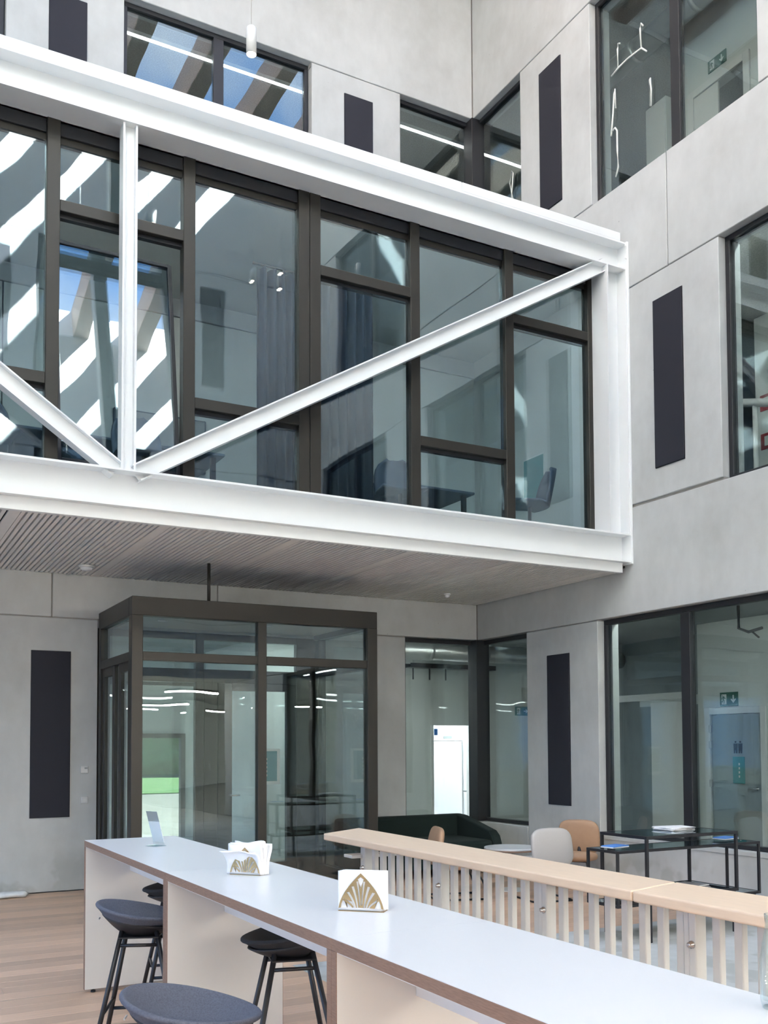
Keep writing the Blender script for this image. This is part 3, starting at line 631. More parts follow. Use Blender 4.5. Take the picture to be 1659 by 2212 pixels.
# ------------------------------------------------------------------ exit signs
MAN = [(-0.30, 0.34), (-0.22, 0.40), (-0.10, 0.24), (0.02, 0.30), (0.10, 0.16), (0.24, 0.14), (0.24, 0.06), (0.06, 0.06), (0.0, 0.14), (-0.04, -0.02), (0.10, -0.14), (0.04, -0.40), (-0.05, -0.40), (0.0, -0.16), (-0.14, -0.08), (-0.20, -0.26), (-0.42, -0.26), (-0.42, -0.18), (-0.27, -0.18), (-0.18, 0.12), (-0.28, 0.10), (-0.36, -0.02), (-0.42, 0.03), (-0.33, 0.18), (-0.20, 0.22)]
DOOR = [(-0.5, -0.42), (0.34, -0.42), (0.34, 0.42), (-0.5, 0.42)]
DOWN = [(0, -0.42), (0.34, -0.05), (0.24, 0.05), (0.08, -0.12), (0.08, 0.42), (-0.08, 0.42), (-0.08, -0.12), (-0.24, 0.05), (-0.34, -0.05)]
def exit_sign(label, loc, rz, w, h, arrow='down'):
    """face points along local -Y"""
    t = thing('exit_sign', label, 'sign', loc, rz, group='green exit signs')
    lbox('plate', -w/2, w/2, -0.012, 0.0, -h/2, h/2, 'sign_green', t, 0.002)
    R = (math.pi/2, 0, 0); s = h*0.86
    flat2d('door_mark', [[(x_*s*0.62, y_*s) for x_, y_ in DOOR]], 'sign_white', t, (-w*0.24, -0.0125, 0), R, 0.0006)
    flat2d('running_figure', [[(x_*s*0.62, y_*s*0.9) for x_, y_ in MAN]], 'sign_green', t, (-w*0.26, -0.0137, 0), R, 0.0006)
    a = DOWN if arrow == 'down' else [(-y_, x_) for x_, y_ in DOWN]
    flat2d('arrow', [[(x_*s*0.8, y_*s*0.8) for x_, y_ in a]], 'sign_white', t, (w*0.25, -0.0125, 0), R, 0.0006)
    return t

# ------------------------------------------------------------------ ground floor rooms behind the windows
def part_wall(label, *a, m='plaster'): return tag(box('wall_partition', *a, m), label, 'wall', kind='structure')
# behind the lobby
WY = 14.2
pw = thing('wall_partition', 'white partition with the slot window seen through the lobby', 'wall', (8, WY, 0), kind='structure')
for a in ((5.6, 6.05, 0, 3.28), (6.05, 6.23, 1.86, 3.28), (6.05, 6.23, 0, 0.08), (6.23, 8.66, 0, 3.28), (8.66, 9.44, 1.93, 3.28), (9.44, 14.5, 0, 3.28)): box('wall_board', a[0], a[1], WY, WY+0.12, a[2], a[3], 'plaster', pw)
for a, b in ((8.62, 8.67), (9.43, 9.48)): box('door_casing', a, b, WY-0.02, WY+0.14, 0, 1.93, 'white_paint', pw)
part_wall('short return wall beside the garden exit', 5.6, 5.72, WY+0.12, 17.0, 0, 3.28)
# exterior wall with opening to the garden
ew = thing('wall_garden', 'outer wall with the glazed garden opening behind the lobby', 'wall', (4, 17.0, 0), kind='structure')
for a in ((-14, 4.30, 0, 3.28), (4.30, 5.22, 1.82, 3.28), (5.22, 14.5, 0, 3.28)): box('wall_board', a[0], a[1], 17.0, 17.2, a[2], a[3], 'plaster', ew)
for a in ((4.30, 4.38, 0, 1.82), (5.14, 5.22, 0, 1.82), (4.38, 5.14, 1.74, 1.82)): box('door_frame', a[0], a[1], 16.96, 17.08, a[2], a[3], 'dark_frame', ew)
box('door_pane', 4.38, 5.14, 17.0, 17.02, 0.02, 1.74, 'glass_clear', ew)
box('inner_frame', 4.9, 5.02, 14.0, 14.12, 0, 2.6, 'bronze', ew); box('inner_frame', 3.2, 5.02, 14.0, 14.12, 2.48, 2.6, 'bronze', ew)
gr = box('gravel_yard', -60, 40, 17.25, 33.5, -0.4, -0.05, 'gravel'); tag(gr, 'pale gravel yard outside beyond the lobby doors', 'gravel', kind='structure')
tag(box('terrace', -60, -14, -30, 17.25, -0.4, -0.05, 'gravel'), 'pale paved terrace outside the left glass front', 'terrace', kind='structure')
ga = box('lawn', -60, 90, 33.5, 56, -0.4, -0.02, 'grass'); tag(ga, 'strip of green lawn outside beyond the gravel', 'lawn', kind='structure')
bm = bmesh.new(); bmesh.ops.create_grid(bm, x_segments=160, y_segments=24, size=0.5)
for v in bm.verts:
    X_, Z_ = -10+v.co.x*60+25, (v.co.y+0.5)*7
    v.co = V(X_, 56+1.2*noise.noise(V(X_*0.6, Z_*0.6, 0))+0.7*noise.noise(V(X_*2, Z_*2, 3))+Z_*0.15, Z_-0.05+(1.2*noise.noise(V(X_*0.3, 0, 7)) if v.co.y > 0.4 else 0))
he = put('hedge', from_bm('hedge', bm, True), 'hedge'); tag(he, 'tall leafy hedge at the far side of the lawn', 'hedge', kind='stuff')
# white outdoor wall behind the slot
tag(box('yard_wall', 5.75, 6.9, 15.6, 15.75, 0, 3.2, 'fridge_white'), 'bright white wall seen through the slot window', 'wall', kind='structure')
t = thing('light_panel', 'bright ceiling light behind the slot window', 'lamp', (6.2, 15.0, 3.2)); box('housing', 5.8, 6.7, 14.6, 15.4, 3.22, 3.278, 'white_paint', t); box('diffuser', 5.83, 6.67, 14.63, 15.37, 3.205, 3.22, 'led_bright', t)
# fridge room
for lab, a in (('white side wall left of the refrigerators', (8.2, 8.3, WY+0.12, 16.6)), ('white side wall right of the refrigerators', (10.6, 10.7, WY+0.12, 16.6)), ('white wall behind the refrigerators', (8.3, 10.6, 16.5, 16.6))): part_wall(lab, a[0], a[1], a[2], a[3], 0, 3.28, m='fridge_white')
tag(box('floor_tiles', 8.3, 10.6, WY+0.12, 16.5, -0.002, 0.0, 'fridge_white'), 'white floor under the refrigerators', 'floor', kind='structure')
t = thing('light_panel', 'bright ceiling light over the refrigerator', 'lamp', (9.4, 15.0, 3.2)); box('housing', 8.8, 10.0, 14.5, 15.2, 3.2, 3.278, 'white_paint', t); box('diffuser', 8.83, 9.97, 14.53, 15.17, 3.185, 3.2, 'led_bright', t)
rfz = thing('refrigerator', 'tall white refrigerator in the bright room behind the corner window', 'refrigerator', (9.6, 15.5, 0))
box('cabinet', 9.25, 9.90, 15.25, 15.9, 0.06, 1.80, 'fridge_white', rfz, 0.01); box('door_leaf', 9.255, 9.895, 15.19, 15.245, 0.10, 1.66, 'fridge_white', rfz, 0.012)
dp = box('control_panel', 9.255, 9.895, 15.2, 15.248, 1.67, 1.80, 'fridge_white', rfz, 0.006); box('display', 9.5, 9.68, 15.193, 15.2, 1.71, 1.76, 'plaster_dark', dp)
for a in (9.3, 9.85): box('foot', a-0.03, a+0.03, 15.3, 15.36, 0, 0.06, 'black_metal', rfz)
t = thing('refrigerator', 'second white refrigerator, cut by the dark corner post', 'refrigerator', (10.2, 15.5, 0)); box('cabinet', 9.93, 10.5, 15.25, 15.9, 0.06, 1.80, 'fridge_white', t, 0.01); box('door_leaf', 9.935, 10.495, 15.19, 15.245, 0.75, 1.78, 'fridge_white', t, 0.012); box('door_leaf', 9.935, 10.495, 15.19, 15.245, 0.10, 0.73, 'fridge_white', t, 0.012)
for a in (10.0, 10.4): box('foot', a-0.03, a+0.03, 15.3, 15.36, 0, 0.06, 'black_metal', t)
t = thing('door_sticker', 'small blue sticker at the top of the bright doorway', 'sticker', (8.70, WY-0.03, 1.8)); box('sheet', 8.675, 8.745, WY-0.026, WY-0.021, 1.76, 1.87, 'cover_blue', t, 0.001)
# ducts and trays
def duct(label, p0, p1, r, m='galvanised'):
    t = thing('ventilation_duct', label, 'duct', p0); a = V(*p0); b = V(*p1)
    tube('duct_pipe', [(0, 0, 0), b-a], r, m, t, 16)
    for k in range(1, int((b-a).length)): tube('duct_collar', [(b-a)*(k/(b-a).length), (b-a)*((k+0.06)/(b-a).length)], r*1.06, m, t, 16)
duct('round steel duct over the corner window room, ground floor', (5.6, 12.6, 3.0), (12.0, 12.6, 3.0), 0.13)
duct('round steel duct under the top floor ceiling at the right', (8.6, 3.0, 10.35), (8.6, 11.3, 10.35), 0.14)
duct('round steel duct under the top floor ceiling at the back', (-2.0, 13.4, 10.4), (12.0, 13.4, 10.4), 0.15)
t = thing('cable_tray', 'dark cable tray hung over the corner window room', 'tray', (8.2, 13.2, 2.85)); box('tray_base', 7.6, 9.2, 13.1, 13.3, 2.80, 2.81, 'black_metal', t)
for y_ in (13.1, 13.3): box('tray_side', 7.6, 9.2, y_-0.005, y_+0.005, 2.80, 2.87, 'black_metal', t)
for x_ in (7.7, 9.1): tube('hanger', [V(x_, 13.2, 2.81)-WL[t], V(x_, 13.2, 3.28)-WL[t]], 0.006, 'galvanised', t, 6)
for x_ in (7.7, 8.0, 8.3): tube('cable_drop', [V(x_, 13.2, 2.8)-WL[t], V(x_, 13.2, 2.62)-WL[t]], 0.012, 'black_metal', t)
# right ground room
def room_door(nm, label, X_, y0, y1, zf, zt, leaf, opened=False):
    t = thing(nm, label, 'door', (X_, (y0+y1)/2, zf))
    for a, b in ((y0-0.09, y0), (y1, y1+0.09)): box('casing', X_-0.03, X_-0.001, a, b, zf, zt+0.09, 'white_paint', t, 0.004)
    box('casing', X_-0.03, X_-0.001, y0, y1, zt, zt+0.09, 'white_paint', t, 0.004)
    lf = box('door_leaf', X_-0.005, X_+0.035, y0+0.005, y1-0.02, zf+0.01, zt-0.005, leaf, t, 0.002)
    for z in (zf+1.05, zf+1.58, zf+1.80):
        h = box('hinge', X_-0.035, X_-0.005, y1-0.03, y1+0.02, z-0.05, z+0.05, 'galvanised', t, 0.003)
    ro = lathe('handle', [(0.025, 0), (0.025, 0.01), (0.009, 0.014), (0.009, 0.05)], 'chrome', t, V(X_-0.005, y0+0.07, zf+1.0)-WL[t], 12, (0, -math.pi/2, 0))
    tube('lever', [(0, 0, 0.045), (0, 0.12, 0.045)], 0.009, 'chrome', ro)
    return t
RGX = 10.5
part_wall('white partition right of the toilet door, ground floor', RGX, RGX+0.12, -3, 8.935, 0, 3.28); part_wall('white wall piece left of the toilet door', RGX, RGX+0.12, 9.805, 10.03, 0, 3.28); part_wall('white wall piece over the toilet door', RGX, RGX+0.12, 8.935, 9.805, 2.005, 3.28)
rd = room_door('toilet_door', 'grey toilet door under the exit sign behind the wide window', RGX, 8.94, 9.80, 0, 2.0, 'plaster_dark')
MANF = [(-0.10, -0.5), (-0.02, -0.5), (0, -0.1), (0.02, -0.5), (0.10, -0.5), (0.12, 0.28), (-0.12, 0.28)]
HEAD_ = [(0.085*math.cos(a*0.6283), 0.40+0.085*math.sin(a*0.6283)) for a in range(10)]
for s, off in ((1, -0.04), (-1, 0.04)):
    flat2d('pictogram', [[(x_*0.3+off, y_*0.17) for x_, y_ in MANF]], 'black_metal', rd, V(RGX-0.008, 9.33, 1.55)-WL[rd], (math.pi/2, 0, -math.pi/2), 0.001)
    flat2d('pictogram', [[(x_*0.2+off, y_*0.17) for x_, y_ in HEAD_]], 'black_metal', rd, V(RGX-0.008, 9.33, 1.55)-WL[rd], (math.pi/2, 0, -math.pi/2), 0.001)
bx_ = box('notice_plate', RGX-0.012, RGX-0.006, 9.22, 9.42, 1.06, 1.42, 'teal', rd)
for k in range(4): box('print_mark', RGX-0.0135, RGX-0.012, 9.30, 9.32, 1.14+0.055*k, 1.17+0.055*k, 'sign_white', bx_)
exit_sign('green exit sign over the toilet door, down arrow', (RGX-0.002, 9.465, 2.20), -math.pi/2, 0.31, 0.19)
t = thing('sliding_panel', 'tall white door leaf left of the toilet door', 'door', (RGX-0.1, 10.49, 0)); box('leaf', RGX-0.12, RGX-0.07, 10.14, 10.84, 0.01, 2.2, 'white_paint', t, 0.004); box('edge_strip', RGX-0.125, RGX-0.065, 10.10, 10.14, 0.01, 2.2, 'sign_white', t)
box('top_rail', RGX-0.06, RGX-0.02, 10.1, 12.0, 2.24, 2.34, 'white_paint', t)
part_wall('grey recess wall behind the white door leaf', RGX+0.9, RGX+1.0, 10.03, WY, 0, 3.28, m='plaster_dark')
t = thing('lift_door', 'dark grey double door in the recess behind the wide window', 'door', (RGX+0.88, 11.5, 0)); box('door_leaf', RGX+0.86, RGX+0.895, 10.6, 11.3, 0, 2.2, 'plaster_dark', t, 0.003); box('door_leaf', RGX+0.86, RGX+0.895, 11.31, 12.0, 0, 2.2, 'plaster_dark', t, 0.003); box('lintel', RGX+0.85, RGX+0.895, 10.5, 12.1, 2.2, 2.35, 'plaster', t)
exit_sign('green exit sign seen in the narrow corner pane', (10.52, WY-0.01, 2.19), 0, 0.31, 0.16, 'right')
t = thing('fill_strip', 'unseen fill strip added over the right ground floor room', 'lamp', (9.2, 1.2, 3.2)); box('housing', 9.15, 9.25, -1.0, 3.4, 3.2, 3.27, 'white_paint', t); box('diffuser', 9.16, 9.24, -1.0, 3.4, 3.19, 3.2, 'led_fill', t)  # strip added out of view to brighten the ground floor room
t = thing('fill_strip', 'added fill strip over the room behind the lobby', 'lamp', (4, 13, 3.2)); box('housing', 1, 7.5, 13.4, 13.5, 3.2, 3.27, 'white_paint', t); box('diffuser', 1, 7.5, 13.41, 13.49, 3.19, 3.2, 'led_fill', t)  # strip added to light the room behind the lobby
t = thing('conduit_bracket', 'loose cable bracket under the ceiling of the wide window room', 'bracket', (9.5, 8.4, 3.0)); tube('conduit', [(0, 0, 0.28), (0, 0, 0), (0, -0.15, -0.06), (0, -0.35, -0.03)], 0.018, 'black_metal', t); tube('cable_end', [(0, -0.2, -0.06), (0, -0.3, -0.14)], 0.012, 'black_metal', t)
# middle right room
part_wall('white wall of the right middle floor room', 10.0, 10.12, -3, 8.50, 3.68, 6.98)
t = thing('stair_handrail', 'pale sloping handrail behind the right middle floor window', 'handrail', (9.4, 8, 4.6)); tube('rail', [(0, 1.5, 1.5), (0, -3.5, 0.0)], 0.05, 'white_paint', t); tube('rail_post', [(0, -3.5, -0.9), (0, -3.5, 0)], 0.03, 'white_paint', t); tube('rail_post', [(0, 0.0, -0.9), (0, 0.0, 1.05)], 0.03, 'white_paint', t)
t = thing('dark_door', 'dark door behind the right middle floor window', 'door', (10.6, 9.2, 3.68)); box('door_leaf', 10.6, 10.65, 8.55, 9.7, 3.69, 5.85, 'bluegrey', t); box('casing', 10.56, 10.66, 8.48, 8.55, 3.69, 5.95, 'white_paint', t)
for i, z in enumerate((5.87, 5.38)):
    t = thing('fire_sign', 'small red sign at the right edge, %s of two' % ('upper', 'lower')[i], 'sign', (9.985, 8.30, z)); box('plate', 9.985, 9.999, 8.20, 8.42, z-0.11, z+0.09, 'sign_red', t, 0.002); box('mark', 9.98, 9.986, 8.24, 8.36, z-0.07, z+0.05, 'sign_white', t)
# top right room
RUX = 9.0
part_wall('white partition with a door, top right room', RUX, RUX+0.12, -3, 7.71, 7.42, 10.75); part_wall('white wall piece left of the top right door', RUX, RUX+0.12, 8.47, 8.66, 7.42, 10.75); part_wall('white wall piece over the top right door', RUX, RUX+0.12, 7.71, 8.47, 9.52, 10.75)
t = thing('dark_door', 'open doorway under the exit sign in the top right window', 'door', (RUX, 8.1, 7.42))
for a, b in ((7.62, 7.71), (8.47, 8.56)): box('casing', RUX-0.03, RUX-0.001, a, b, 7.42, 9.61, 'white_paint', t, 0.004)
box('casing', RUX-0.03, RUX-0.001, 7.71, 8.47, 9.52, 9.61, 'white_paint', t, 0.004); box('door_leaf', RUX-0.025, RUX-0.002, 8.08, 8.46, 7.43, 9.50, 'white_paint', t)
for z in (8.55, 9.0): box('hinge', RUX-0.045, RUX-0.025, 8.43, 8.49, z, z+0.1, 'galvanised', t)
part_wall('brown wall beyond the top right doorway', 10.3, 10.4, 5, 8.6, 7.42, 10.75, m='glulam')
exit_sign('green exit sign in the top right window, down arrow', (RUX-0.002, 8.10, 9.76), -math.pi/2, 0.28, 0.15)
t = thing('cupboard', 'pale grey cupboard in the top right room beside the mullion', 'cupboard', (9.2, 9.15, 7.42)); box('carcass', 9.0, 9.4, 8.95, 9.30, 7.42, 9.86, 'plaster', t, 0.004); box('door_leaf', 8.98, 9.0, 8.96, 9.29, 7.50, 9.84, 'white_paint', t, 0.003)
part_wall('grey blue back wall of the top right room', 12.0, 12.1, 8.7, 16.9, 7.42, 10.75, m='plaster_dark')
# top back room LED line
t = thing('led_line', 'thin bright ceiling light line across the top back windows', 'lamp', (4, 11.83, 10.42)); box('profile', -2.2, 9.1, 11.81, 11.85, 10.42, 10.47, 'white_paint', t)
for a, b in ((-2.2, 0.6), (0.61, 3.4), (3.41, 6.2), (6.21, 9.1)): box('diffuser', a, b, 11.812, 11.848, 10.405, 10.42, 'led_white', t)
for lab, a in (('added fill strip hidden behind the wide ground floor window head', (8.02, 8.08, 3.9, 9.6, 3.19)), ('added fill strip hidden behind the right middle floor window head', (8.02, 8.08, 3.6, 9.0, 6.90)), ('added fill strip hidden behind the ground floor corner window head', (5.7, 7.9, 11.72, 11.78, 3.19)), ('added fill strip hidden along the glass edge of the bridge room', (-2.3, 7.2, 8.63, 8.68, 6.93))):  # strips added out of sight to brighten the rooms and the bridge
    t = thing('fill_strip', lab, 'lamp', ((a[0]+a[1])/2, (a[2]+a[3])/2, a[4])); box('profile', a[0], a[1], a[2], a[3], a[4], a[4]+0.018, 'white_paint', t); box('diffuser', a[0]+0.006, a[1]-0.006, a[2]+0.006, a[3]-0.006, a[4]-0.008, a[4], 'led_fill', t)
# hall behind the camera: warm linear lamps mirrored in the lobby glass, plus more added to brighten the ground floor
HL = [(6.9, -2.2, 1.3), (8.8, -1.6, 0.6), (4.2, -3.4, 1.4), (8.3, -9.3, 1.3), (5.5, -6.0, 1.4), (9.6, -5.0, 1.2), (11.5, -12.0, 2.2), (7.2, -13.5, 2.0), (12.5, -8.0, 1.6), (2.5, -5.0, 1.4), (1.0, -2.6, 1.2), (-2.0, -1.6, 1.6), (-5.5, -3.0, 1.8), (-5.0, -6.5, 1.8), (-1.5, -5.5, 1.6), (5.0, -1.4, 1.2), (3.0, -1.8, 1.0)]
for i, (x_, y_, L) in enumerate(HL):
    t = thing('linear_lamp', 'warm linear lamp in the hall, from rows partly mirrored in the lobby glass, partly added', 'lamp', (x_, y_, 2.85), group='warm linear lamps in the hall')
    lbox('profile', -L/2, L/2, -0.03, 0.03, 0, 0.05, 'black_metal', t); lbox('diffuser', -L/2, L/2, -0.018, 0.018, -0.036, 0, 'led_warm', t, 0.008)
    for s in (-1, 1): tube('suspension', [(s*L*0.4, 0, 0.05), (s*L*0.4, 0, 0.43)], 0.003, 'black_metal', t, 5)

# ------------------------------------------------------------------ wall switches, plastic roll
def switch(label, z, disp):
    t = thing('wall_switch', label, 'switch', (2.315, YB, z)); box('plate', 2.275, 2.355, YB-0.014, YB-0.001, z-0.04, z+0.04, 'white_paint', t, 0.004)
    if disp: box('display', 2.315, 2.345, YB-0.016, YB-0.013, z+0.008, z+0.024, 'plaster_dark', t)
    else: box('rocker', 2.29, 2.34, YB-0.019, YB-0.013, z-0.025, z+0.025, 'white_paint', t, 0.003)
switch('white thermostat plate with a small display left of the lobby', 1.34, True); switch('white light switch below the thermostat', 1.0, False)
t = thing('plastic_roll', 'flattened roll of clear plastic wrap on the floor at the left', 'plastic wrap', (1.35, 11.1, 0.0))
bm = bmesh.new(); rows = []
for i in range(30):
    x_ = -0.7+1.05*i/29; ring = []
    for k in range(16):
        a = 2*math.pi*k/16; r = 1+0.22*noise.noise(V(x_*9, math.cos(a)*2, math.sin(a)*2))
        e = min(1, (1.05*(29-i)/29)/0.05+0.25); ring.append(bm.verts.new((x_, 0.075*math.cos(a)*r*e, max(0.001, 0.033+0.036*math.sin(a)*r*e))))
    rows.append(ring)
for A, B in zip(rows, rows[1:]):
    for k in range(16): bm.faces.new((A[k], A[(k+1) % 16], B[(k+1) % 16], B[k]))
bm.faces.new(rows[0]); bm.faces.new(rows[-1][::-1]); bmesh.ops.recalc_face_normals(bm, faces=bm.faces)
put('wrap', from_bm('wrap', bm, True), 'frost_wrap', t)

# ------------------------------------------------------------------ bar tables
TX0, TX1, TZ = 1.36, 1.965, 0.986
def bar_table(label, y0, y1, first, last):
    t = thing('bar_table', label, 'table', ((TX0+TX1)/2, (y0+y1)/2, 0), group='white plywood bar tables in a row')
    tp = box('top_board', TX0, TX1, y0+0.0008, y1-0.0008, TZ-0.040, TZ-0.002, 'plywood', t, 0.001)
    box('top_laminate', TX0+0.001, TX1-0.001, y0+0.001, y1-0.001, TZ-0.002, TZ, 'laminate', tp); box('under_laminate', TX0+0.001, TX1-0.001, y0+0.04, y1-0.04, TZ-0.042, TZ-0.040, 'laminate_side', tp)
    for i, yy in enumerate((y0, y1-0.036)):
        sp = box('side_panel', TX0, TX1, yy+0.0008, yy+0.0352, 0.02, TZ-0.0405, 'plywood', t, 0.001)
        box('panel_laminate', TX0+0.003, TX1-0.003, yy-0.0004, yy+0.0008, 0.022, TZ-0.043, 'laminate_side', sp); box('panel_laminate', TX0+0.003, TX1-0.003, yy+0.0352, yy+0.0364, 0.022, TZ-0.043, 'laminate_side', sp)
        for x_ in (TX0+0.06, TX1-0.06): lathe('levelling_foot', [(0.016, 0), (0.016, 0.012), (0.007, 0.014), (0.007, 0.021)], 'black_metal', t, V(x_, yy+0.018, 0)-WL[t], 12)
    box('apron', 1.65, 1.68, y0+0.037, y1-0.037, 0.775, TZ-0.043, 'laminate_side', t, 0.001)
bar_table('white bar table section at the far left end of the row', 4.74, 6.62, True, False)
bar_table('white bar table section in the middle, under the napkin holders', 2.86, 4.74, False, False)
bar_table('white bar table section nearest the camera, at the bottom right', 0.98, 2.86, False, True)

# ------------------------------------------------------------------ stools
def stool(label, x_, y_, rz, pad):
    t = thing('bar_stool', label, 'stool', (x_, y_, 0), rz, group='dark shell bar stools')
    def shell(rs, dz, name, m, thick):
        bm = bmesh.new(); nu, nv = 40, 12; g = []
        for j in range(nv+1):
            q = j/nv; row = []
            for i in range(nu):
                th = 2*math.pi*i/nu; bk = 0.5-0.5*math.cos(th)          # th = 0 is the front (+X), pi the back
                rx = rs*(0.225-0.025*bk); ry = rs*(0.178+0.030*bk+0.012*math.sin(math.pi*bk))
                rise = 0.064+0.080*bk**1.2
                zz = 0.676+dz+rise*q**2.6
                if q > 0.93: zz -= 0.008
                row.append(bm.verts.new((rx*q*math.cos(th)-0.02*bk*q, ry*q*math.sin(th), zz)))
            g.append(row)
        for A, B in zip(g, g[1:]):
            for i in range(nu): bm.faces.new((A[i], A[(i+1) % nu], B[(i+1) % nu], B[i]))
        bmesh.ops.remove_doubles(bm, verts=bm.verts, dist=1e-4); bmesh.ops.recalc_face_normals(bm, faces=bm.faces)
        o = put(name, from_bm(name, bm, True), m, t); s = o.modifiers.new('t', 'SOLIDIFY'); s.thickness = thick; s.offset = -1
        b = o.modifiers.new('b', 'BEVEL'); b.width = thick*0.45; b.segments = 3; b.limit_method = 'ANGLE'; b.angle_limit = 0.9
        return o
    shell(1.0, 0.0, 'seat_pad', pad, 0.020)
    bm = bmesh.new(); g = []
    for j in range(9):
        q = j/8; row = []
        for i in range(36):
            th = 2*math.pi*i/36; bk = 0.5-0.5*math.cos(th); rx = 0.200-0.020*bk; ry = 0.160+0.028*bk
            qq = 0.25+0.72*q; row.append(bm.verts.new((rx*qq*math.cos(th)-0.02*bk*qq, ry*qq*math.sin(th), 0.636+(0.050+0.066*bk**1.2)*q**1.6)))
        g.append(row)
    for A, B in zip(g, g[1:]):
        for i in range(36): bm.faces.new((A[i], A[(i+1) % 36], B[(i+1) % 36], B[i]))
    bm.faces.new(g[0][::-1]); bmesh.ops.recalc_face_normals(bm, faces=bm.faces)
    o = put('under_shell', from_bm('under_shell', bm, True), 'shell_dark', t); s = o.modifiers.new('t', 'SOLIDIFY'); s.thickness = 0.006
    top, bot = {}, {}
    for sx in (-1, 1):
        for sy in (-1, 1):
            top[sx, sy] = V(0.085*sx, 0.100*sy, 0.672); bot[sx, sy] = V(0.225*sx, 0.205*sy, 0.0)
            tube('leg', [top[sx, sy], bot[sx, sy]], 0.0125, 'black_metal', t, 8)
    def at(k, z): f = (0.672-z)/0.672; return top[k].lerp(bot[k], f)
    for sy in (-1, 1): tube('top_brace', [at((-1, sy), 0.60), at((1, sy), 0.60)], 0.009, 'black_metal', t, 8)
    for sx in (-1, 1): tube('footrest', [at((sx, -1), 0.27), at((sx, 1), 0.27)], 0.009, 'black_metal', t, 8)
    for sy in (-1, 1): tube('footrest', [at((-1, sy), 0.22), at((1, sy), 0.22)], 0.009, 'black_metal', t, 8)
    lbox('mount_plate', -0.10, 0.10, -0.12, 0.12, 0.634, 0.642, 'black_metal', t, 0.002)
    tg = lbox('care_tag', -0.216, -0.213, -0.02, 0.02, 0.715, 0.722, 'fridge_white', t)
stool('blue grey felt stool in the foreground, cut by the bottom edge', 0.995, 3.15, -0.45, 'felt_blue')
stool('dark grey stool left of the plywood panel at the far table', 1.335, 5.07, -0.40, 'felt_blue')
stool('charcoal stool across the far table, mostly behind the panel', 1.81, 5.98, math.pi-0.2, 'felt_dark')
stool('charcoal stool across the middle table, below the napkin holders', 1.79, 4.20, math.pi-0.25, 'felt_dark')

# ------------------------------------------------------------------ things on the tables
def arch(w, h, n=14):
    L = [(-w/2*(1-(k/n)**1.75), h*k/n) for k in range(n+1)]
    return L + [(-x_, y_) for x_, y_ in L[-2::-1]]
def napkin_holder(label, x_, y_, rz, w, h, wild):
    t = thing('napkin_holder', label, 'napkin holder', (x_, y_, TZ), rz, group='gold napkin holders')
    out = arch(w, h)
    holes = []
    def inside(px, py, mrg):
        if py < 0.012: return False
        for k in range(len(out)-1): pass
        f = min(1, max(0, abs(px)/(w/2)))
        return True
    # curved slots fanning out from the base centre
    fan = [(0.10, 0.27, 0.99), (0.30, 0.30, 0.86), (0.52, 0.30, 0.70), (0.75, 0.26, 0.50)]
    def edge_y(ax):
        pts = [p for p in out if p[0] <= 0]
        for (xa, ya), (xb, yb) in zip(pts, pts[1:]):
            if xa <= -ax <= xb: return ya+(yb-ya)*((-ax-xa)/max(1e-6, xb-xa))
        return 0
    for s in (-1, 1):
        for k, (u, wd, top) in enumerate([(0.13, 0.035, 0.90), (0.30, 0.045, 0.88), (0.48, 0.05, 0.86), (0.66, 0.05, 0.82)]):
            xt = u*w/2*1.18; yt = edge_y(xt)*top-0.004; xb = 0.06*w*(k*0.85+0.35); yb = 0.014 if k else h*0.16
            hw_t = wd*w*0.62; hw_b = wd*w*0.35
            L, R = [], []
            for q in range(6):
                f = q/5; c = xb+(xt-xb)*f**1.4; yy = yb+(yt-yb)*f; hw = hw_b+(hw_t-hw_b)*f
                L.append((s*(c-hw), yy)); R.append((s*(c+hw), yy-0.35*hw))
            holes.append(L+R[::-1])
        xo = w/2*0.84
        holes.append([(s*xo*1.06, 0.012), (s*w*0.30, 0.012), (s*w*0.375, edge_y(w*0.375)*0.78), (s*xo*1.02, edge_y(xo)*0.55)])
    holes.append([(0, h*0.60), (0.010*w/0.15, h*0.84), (0, h*0.90), (-0.010*w/0.15, h*0.84)])
    R = (math.pi/2, 0, 0)
    for yy in (-0.027, 0.027): flat2d('arch_plate', [out]+holes, 'gold', t, (0, yy, 0.001), R, 0.0011)
    lbox('base_plate', -w/2, w/2, -0.027, 0.027, 0.0, 0.0025, 'gold', t)
    nk = thing('napkin_stack', label.replace('gold arch napkin holder', 'white paper napkins in the gold holder'), 'napkins', (x_, y_, TZ), rz, group='white napkins in the holders')
    nl = 7
    for k in range(nl):
        bm = bmesh.new(); n = 12; g = []
        wx, hz = (w*0.95, h*1.03) if not wild else (w*1.16, h*1.12)
        yk = -0.022+0.044*k/(nl-1)
        for j in range(n+1):
            row = []
            for i in range(n+1):
                px = -wx/2+wx*i/n; pz = 0.003+hz*j/n; f = j/n
                dy = 0.0; 
                if wild:
                    dy = (0.028*noise.noise(V(px*14+k*1.7, pz*12, k*2.1)))*f*1.4+0.03*(k/(nl-1)-0.4)*f*f
                    px *= 1+0.08*noise.noise(V(k*3.1, pz*8, 0))*f; pz += 0.02*noise.noise(V(px*8, k*1.3, 4))*f
                    if k == 0 and f > 0.45: dy -= 0.055*(f-0.45)/0.55; pz -= 0.09*max(0, f-0.7)*1.2
                px += 0.0025*math.sin(k*2.2)+0.012*(k/(nl-1)-0.5)
                row.append(bm.verts.new((px, yk+dy, pz)))
            g.append(row)
        for A, B in zip(g, g[1:]):
            for i in range(n): bm.faces.new((A[i], A[i+1], B[i+1], B[i]))
        o = put('napkin', from_bm('napkin', bm, True), 'paper', nk); s = o.modifiers.new('t', 'SOLIDIFY'); s.thickness = 0.0052
